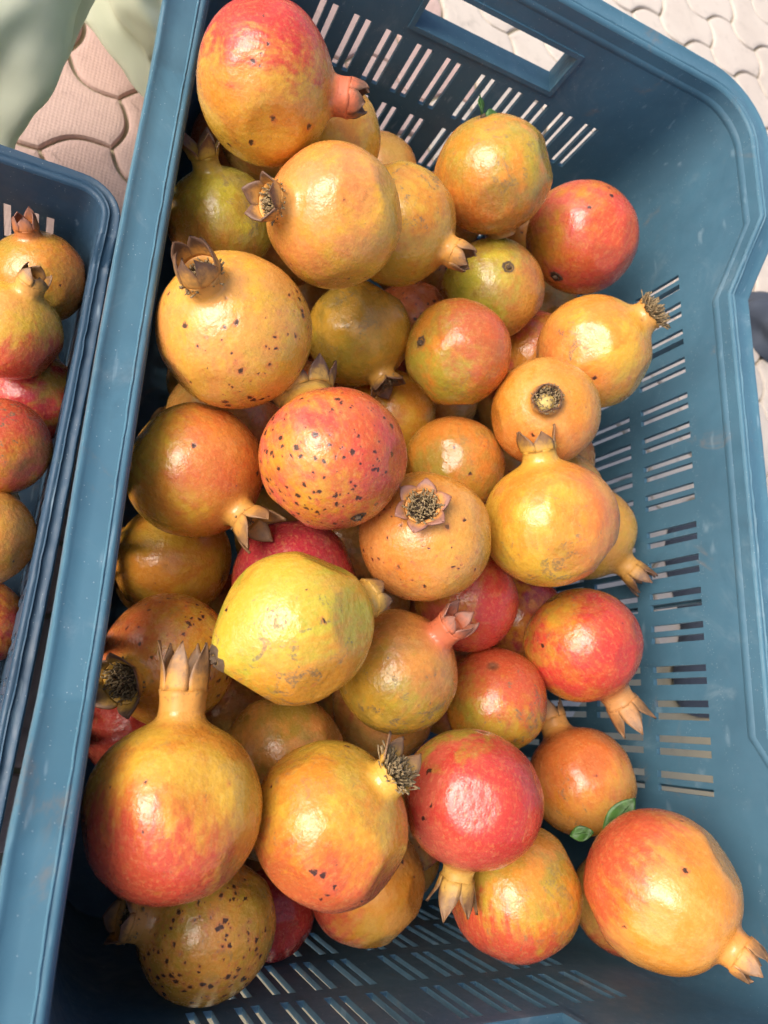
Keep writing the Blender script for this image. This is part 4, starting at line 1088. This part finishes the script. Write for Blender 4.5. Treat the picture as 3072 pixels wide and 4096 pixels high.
 dict(id='b', loc=(-0.2522, 0.0426, -0.1361), R=0.027, x=(-0.9335, 0.3585, 0.0), z=(0.2409, 0.6272, 0.7407), k=0.95, style='closed', rn=0.28, nh=0.03, tube=0.2, ls=0.3, tilt0=6, tilt1=-35, nsep=5, ca=(0.65, 0.285, 0.055), cb=(0.64, 0.345, 0.035), cc=(0.52, 0.04, 0.03), blush=0.9, bd=(-0.71, 0.315, -0.63), green=0.3, gd=(-0.583, 0.2, 0.788), spots=0.01, sd=(-0.349, 0.2, 0.915), scuff=0.1, ud=(-0.448, 0.362, 0.818), label='peach-yellow pomegranate with pinkish base and plump closed crown in the left crate'),
 dict(id='c', loc=(-0.2371, 0.025, -0.1814), R=0.027, x=(0.9567, 0.2911, -0.0), z=(0.1408, -0.4628, -0.8752), k=0.95, style='none', rn=0.25, nh=0.02, tube=0.1, ls=0.28, tilt0=10, tilt1=10, nsep=5, ca=(0.52, 0.04, 0.03), cb=(0.34, 0.02, 0.035), cc=(0.52, 0.04, 0.03), blush=0.6, bd=(-0.997, -0.076, -0.0), green=0.6, gd=(0.693, 0.378, -0.614), spots=0.01, sd=(0.572, 0.22, -0.79), scuff=0.1, ud=(0.526, 0.422, -0.739), label='shadowed red pomegranate with yellow-green patch low in the left crate'),
 dict(id='d', loc=(-0.2473, -0.0208, -0.1456), R=0.027, x=(0.9799, 0.1994, -0.0), z=(0.1341, -0.6591, -0.74), k=0.95, style='none', rn=0.25, nh=0.02, tube=0.1, ls=0.28, tilt0=10, tilt1=10, nsep=5, ca=(0.6, 0.1, 0.06), cb=(0.6, 0.22, 0.025), cc=(0.52, 0.04, 0.03), blush=0.8, bd=(0.16, -0.17, -0.972), green=0.3, gd=(0.728, 0.412, -0.548), spots=0.01, sd=(0.593, 0.299, -0.748), scuff=0.6, ud=(0.566, 0.492, -0.661), label='red pomegranate with grey scuffed patches in the left crate'),
 dict(id='e', loc=(-0.2466, -0.0691, -0.1525), R=0.027, x=(1.0, 0.004, -0.0), z=(0.0039, -0.9873, 0.1589), k=0.95, style='none', rn=0.25, nh=0.02, tube=0.1, ls=0.28, tilt0=10, tilt1=10, nsep=5, ca=(0.6, 0.22, 0.025), cb=(0.65, 0.285, 0.055), cc=(0.6, 0.1, 0.06), blush=0.3, bd=(0.986, -0.019, -0.163), green=0.3, gd=(0.72, 0.68, -0.14), spots=0.01, sd=(0.555, 0.763, -0.332), scuff=0.1, ud=(0.56, 0.819, -0.126), label='plain orange pomegranate nearest the camera in the left crate'),
 dict(id='g', loc=(-0.2442, -0.1068, -0.2264), R=0.027, x=(0.9985, 0.0555, -0.0), z=(0.039, -0.7012, -0.7119), k=0.95, style='none', rn=0.25, nh=0.02, tube=0.1, ls=0.28, tilt0=10, tilt1=10, nsep=5, ca=(0.6, 0.22, 0.025), cb=(0.34, 0.02, 0.035), cc=(0.52, 0.04, 0.03), blush=0.3, bd=(0.997, -0.073, 0.0), green=0.3, gd=(0.742, 0.271, -0.614), spots=0.01, sd=(0.598, 0.133, -0.79), scuff=0.1, ud=(0.583, 0.339, -0.739), label='dark orange pomegranate deepest at the near end of the left crate'),
]
FILLER = [
 (-0.1391, -0.0601, -0.2554, 0.0319),
 (0.1161, -0.248, -0.1976, 0.0337),
 (-0.0925, -0.0902, -0.2229, 0.0323),
 (-0.0562, 0.1544, -0.2075, 0.0317),
 (0.002, -0.1359, -0.2107, 0.0325),
 (-0.0113, -0.1432, -0.1462, 0.0331),
 (-0.1225, 0.099, -0.2583, 0.0329),
 (-0.1082, 0.1096, -0.1938, 0.0334),
 (-0.0308, 0.0274, -0.1977, 0.0335),
 (-0.069, -0.0272, -0.2057, 0.0336),
 (0.1335, 0.2007, -0.1752, 0.032),
 (0.0293, 0.1223, -0.2231, 0.0322),
 (-0.0417, -0.0429, -0.1472, 0.032),
 (0.0645, -0.0816, -0.2271, 0.0321),
 (-0.084, 0.1911, -0.1618, 0.0335),
 (0.0703, 0.018, -0.1507, 0.0325),
 (0.0093, -0.0118, -0.1681, 0.0311),
 (0.0591, -0.1291, -0.1838, 0.0315),
 (-0.0549, -0.2097, -0.1997, 0.0316),
 (0.0317, 0.2477, -0.163, 0.0323),
 (-0.1242, 0.1823, -0.2575, 0.0338),
 (-0.1365, 0.0214, -0.1916, 0.0317),
 (-0.1338, 0.0124, -0.1254, 0.0338),
 (-0.0355, 0.0938, -0.199, 0.0323),
 (-0.0415, 0.2302, -0.136, 0.0312),
 (-0.1126, 0.1458, -0.1214, 0.0339),
 (0.0298, -0.2144, -0.1933, 0.034),
 (-0.0744, -0.101, -0.1623, 0.033),
 (0.0499, 0.1652, -0.1796, 0.0316),
 (0.0257, 0.2295, -0.1023, 0.033),
 (0.0982, -0.0243, -0.1994, 0.0318),
 (-0.144, -0.1922, -0.1192, 0.032),
 (-0.0303, -0.2493, -0.258, 0.0333),
 (-0.047, 0.1728, -0.1053, 0.034),
 (0.1252, 0.0502, -0.1511, 0.0322),
 (0.1045, 0.1042, -0.1841, 0.0311),
 (0.0048, -0.0676, -0.2122, 0.0311),
 (0.0954, 0.2434, -0.1478, 0.0314),
 (-0.1265, 0.2139, -0.1183, 0.0329),
 (0.1408, 0.1457, -0.1415, 0.0337),
 (-0.0919, -0.1502, -0.2031, 0.0322),
 (0.1479, -0.2523, -0.1161, 0.0311),
 (0.0809, -0.0027, -0.0916, 0.0317),
 (-0.1392, 0.2453, -0.1746, 0.0326),
 (-0.0816, 0.0509, -0.1618, 0.0334),
 (0.0267, 0.0805, -0.1602, 0.0311),
 (-0.067, -0.0099, -0.0987, 0.0326),
 (0.0609, -0.2467, -0.2558, 0.0314),
 (-0.0023, 0.1848, -0.1519, 0.0313),
 (-0.1272, 0.0763, -0.1233, 0.032),
 (-0.14, 0.1791, -0.1961, 0.0312),
 (-0.3, 0.085, -0.205, 0.029),
 (-0.3, 0.02, -0.215, 0.029),
 (-0.262, -0.035, -0.235, 0.029),
 (-0.305, -0.06, -0.19, 0.029),
 (-0.255, 0.068, -0.245, 0.029),
 (-0.252, -0.165, -0.235, 0.029),
 (-0.315, -0.13, -0.2, 0.029),
 (-0.25, -0.255, -0.24, 0.029),
 (-0.262, -0.1, -0.262, 0.028),
]

FR = {}
for i, d in enumerate(FRUIT):
    grp = 'pomegranates in the left crate' if isinstance(d['id'], str) else 'pomegranates heaped in the full crate'
    FR[d['id']] = (pomegranate(d, i, grp), d)
bpy.context.view_layer.update()
CR, CU, CT = Vector((.9005, .0512, .4318)), Vector((-.1639, .9598, .2280)), Vector((-.4028, -.2761, .8727))
# leaf scraps on the stems
rs = random.Random(3)
r6, d6 = FR[6]
p6 = Vector(d6['loc']) - Vector(d6['z']) * d6['R'] * d6['k'] * .98
leaf(r6, local_mtx(r6, p6, CU * .9 - CR * .35 + CT * .2, CT * .6 + CR * .6), .012, .005, rs, .2)
leaf(r6, local_mtx(r6, p6, CR * .9 + CU * .15 + CT * .3, CT + CU * .3), .010, .008, rs, -.4)
r40, d40 = FR[40]
p40 = Vector(d40['loc']) - Vector(d40['z']) * d40['R'] * d40['k'] * .97
leaf(r40, local_mtx(r40, p40 - CT * .006 + CR * .004, CR * .75 + CU * .8 - CT * .1, CT * .8 - CR * .5), .027, .012, rs, .12)
leaf(r40, local_mtx(r40, p40 - CT * .012 - CU * .001, -CR * .9 - CU * .25 - CT * .3, CT * .9 + CU * .5), .014, .008, rs, -.1)

# fruit deeper in the heap
dummy = dict(id='filler', R=.033, x=(1, 0, 0), z=(0, 0, 1), k=.95, style='none', rn=.25, nh=.02, tube=.1, ls=.2, tilt0=0, tilt1=0, nsep=5,
             ca=(.60, .25, .05), cb=(.5, .28, .06), cc=(.52, .06, .04), blush=.5, bd=(.5, .5, .5), green=.3, gd=(-.5, .3, .6), spots=.06, sd=(0, .6, .6), scuff=.2, ud=(.3, .3, .8),
             neck=(.5, .31, .14))
fill_mesh = []
for k in range(3):
    dd = dict(dummy, blush=(.2, .6, .9)[k])
    V, Fc, _ = body_mesh(dd, random.Random(50 + k), 40, 26)
    o = obj('body', V, Fc, skin_material(dd, 90 + k))
    fill_mesh.append(o)
for k, (x, y, z, r) in enumerate(FILLER):
    root = empty('pomegranate')
    rs = random.Random(k)
    ax = Vector((rs.uniform(-1, 1), rs.uniform(-1, 1), rs.uniform(-1, .2))).normalized()
    root.location = (x, y, z)
    root.rotation_euler = ax.to_track_quat('Z', 'Y').to_euler()
    root.scale = (r / .033,) * 3
    if x < -.22:
        tag(root, 'pomegranate buried in the shade below the top fruit of the left crate', 'pomegranate', 'pomegranates buried deep in the left crate')
    else:
        tag(root, 'pomegranate buried in the shade below the top fruit of the full crate', 'pomegranate', 'pomegranates buried deep in the heap')
    o = fill_mesh[k] if k < 3 else fill_mesh[k % 3].copy()
    if k >= 3:
        COL.objects.link(o)
    o.parent = root

# ------------------------------------------------------------------ person at the top left, pale loose trousers
def cloth_material(name, col):
    m, t, p = new_mat(name)
    ob = t.n('ShaderNodeTexCoord').outputs['Object']
    nz = t.noise(ob, 14, 4, .6)
    t.put(p.inputs['Base Color'], t.mix(t.ramp(nz, .35, .7), col, tuple(x * .86 for x in col)))
    p.inputs['Roughness'].default_value = .9
    wv = t.n('ShaderNodeTexWave')
    t.put(wv.inputs['Vector'], ob)
    wv.inputs['Scale'].default_value = 400
    t.put(p.inputs['Normal'], t.bump(t.noise(ob, 900, 2), .15, .0006))
    tr = t.n('ShaderNodeBsdfTranslucent')
    tr.inputs[0].default_value = tuple(col) + (1,)
    mx = t.n('ShaderNodeMixShader')
    mx.inputs[0].default_value = .5 if col[0] > .3 else .02
    out = m.node_tree.nodes['Material Output']
    t.put(mx.inputs[1], p.outputs[0])
    t.put(mx.inputs[2], tr.outputs[0])
    t.put(out.inputs[0], mx.outputs[0])
    return m


MAT_CLOTH = cloth_material('pale_green_white_cotton', (.84, .86, .70))
MAT_DARK = cloth_material('dark_slate', (.045, .055, .075))


def trouser_leg(parent, path, radii, folds, seed, hem_slant):
    V, Fc = [], []
    nu, nv = 96, 40
    rs = random.Random(seed)
    ph = rs.uniform(0, 6)
    for i in range(nv + 1):
        t = i / nv
        f = t * (len(path) - 1)
        a = min(int(f), len(path) - 2)
        fr = f - a
        c = path[a].lerp(path[a + 1], fr)
        r = radii[a] * (1 - fr) + radii[a + 1] * fr
        ax = (path[-1] - path[0]).normalized()
        x = ax.cross(Vector((0, 1, 0))).normalized()
        y = ax.cross(x)
        for j in range(nu):
            an = 2 * math.pi * j / nu
            dpt = .14 * math.sin(folds * an + ph + 2.5 * t) + .06 * math.sin(folds * 1.7 * an - 3 * t + 1) + .15 * noise.noise(Vector((math.cos(an) * 1.6, math.sin(an) * 1.6, t * 3 + seed))) + .07 * noise.noise(Vector((math.cos(an) * 5, math.sin(an) * 5, t * 9 + seed)))
            rr = r * (1 + dpt * (.45 + .8 * (1 - t)))
            p = c + (x * math.cos(an) + y * math.sin(an)) * rr
            if i == 0 or t < .12:
                p = p + ax * (hem_slant * (math.cos(an - .6)) * r * (1 - t / .12) + .010 * math.sin(5 * an) + .005 * math.sin(11 * an + 1))
            V.append(p)
    for i in range(nv):
        for j in range(nu):
            a, b = i * nu + j, i * nu + (j + 1) % nu
            Fc.append((a, b, b + nu, a + nu))
    o = obj('trouser_leg', V, Fc, MAT_CLOTH, parent)
    md = o.modifiers.new('thickness', 'SOLIDIFY')
    md.thickness = .0014
    return o


person = empty('person', (-.33, .36, GZ))
tag(person, 'person in loose pale green-white cotton trousers standing behind the left crate', 'person')
off = Vector((.33, -.36, -GZ))
LEGA = [Vector(v) + off for v in ((-.332, .205, -.205), (-.316, .245, -.17), (-.302, .285, -.12), (-.272, .40, .10))]
LEGB = [Vector(v) + off for v in ((-.165, .360, -.252), (-.211, .394, -.235), (-.246, .453, -.205), (-.29, .56, -.10))]
trouser_leg(person, LEGA, [.050, .056, .060, .075], 5, 3, .35)
trouser_leg(person, LEGB, [.040, .045, .055, .065], 6, 11, .1)


# ------------------------------------------------------------------ dark heaps lying beyond the right rim
def bundle(name, label, loc, size, seed):
    V, Fc = [], []
    nu, nv = 48, 22
    for i in range(nv + 1):
        th = math.pi * .5 * i / nv
        for j in range(nu):
            a = 2 * math.pi * j / nu
            p = Vector((math.cos(a) * math.cos(th), math.sin(a) * math.cos(th), math.sin(th)))
            f = 1 + .28 * noise.noise(p * 1.7 + Vector((seed, 0, 0))) + .10 * math.sin(6 * a + 4 * th + seed) * math.cos(th)
            V.append((p.x * size[0] * f, p.y * size[1] * f, p.z * size[2] * f + .001))
    for i in range(nv):
        for j in range(nu):
            a, b = i * nu + j, i * nu + (j + 1) % nu
            Fc.append((a, b, b + nu, a + nu))
    o = obj(name, V, Fc, MAT_DARK)
    o.location = loc
    tag(o, label, 'heap')


bundle('dark_heap', 'dark slate heap on the paving beyond the dip of the right rim', (.625, .375, GZ), (.085, .045, .05), 1.3)
bundle('dark_heap', 'dark slate heap added on the paving beside the middle of the slotted right wall', (.50, -.02, GZ), (.10, .15, .06), 4.1)  # added heap, also gives the darkness seen through the wall slots
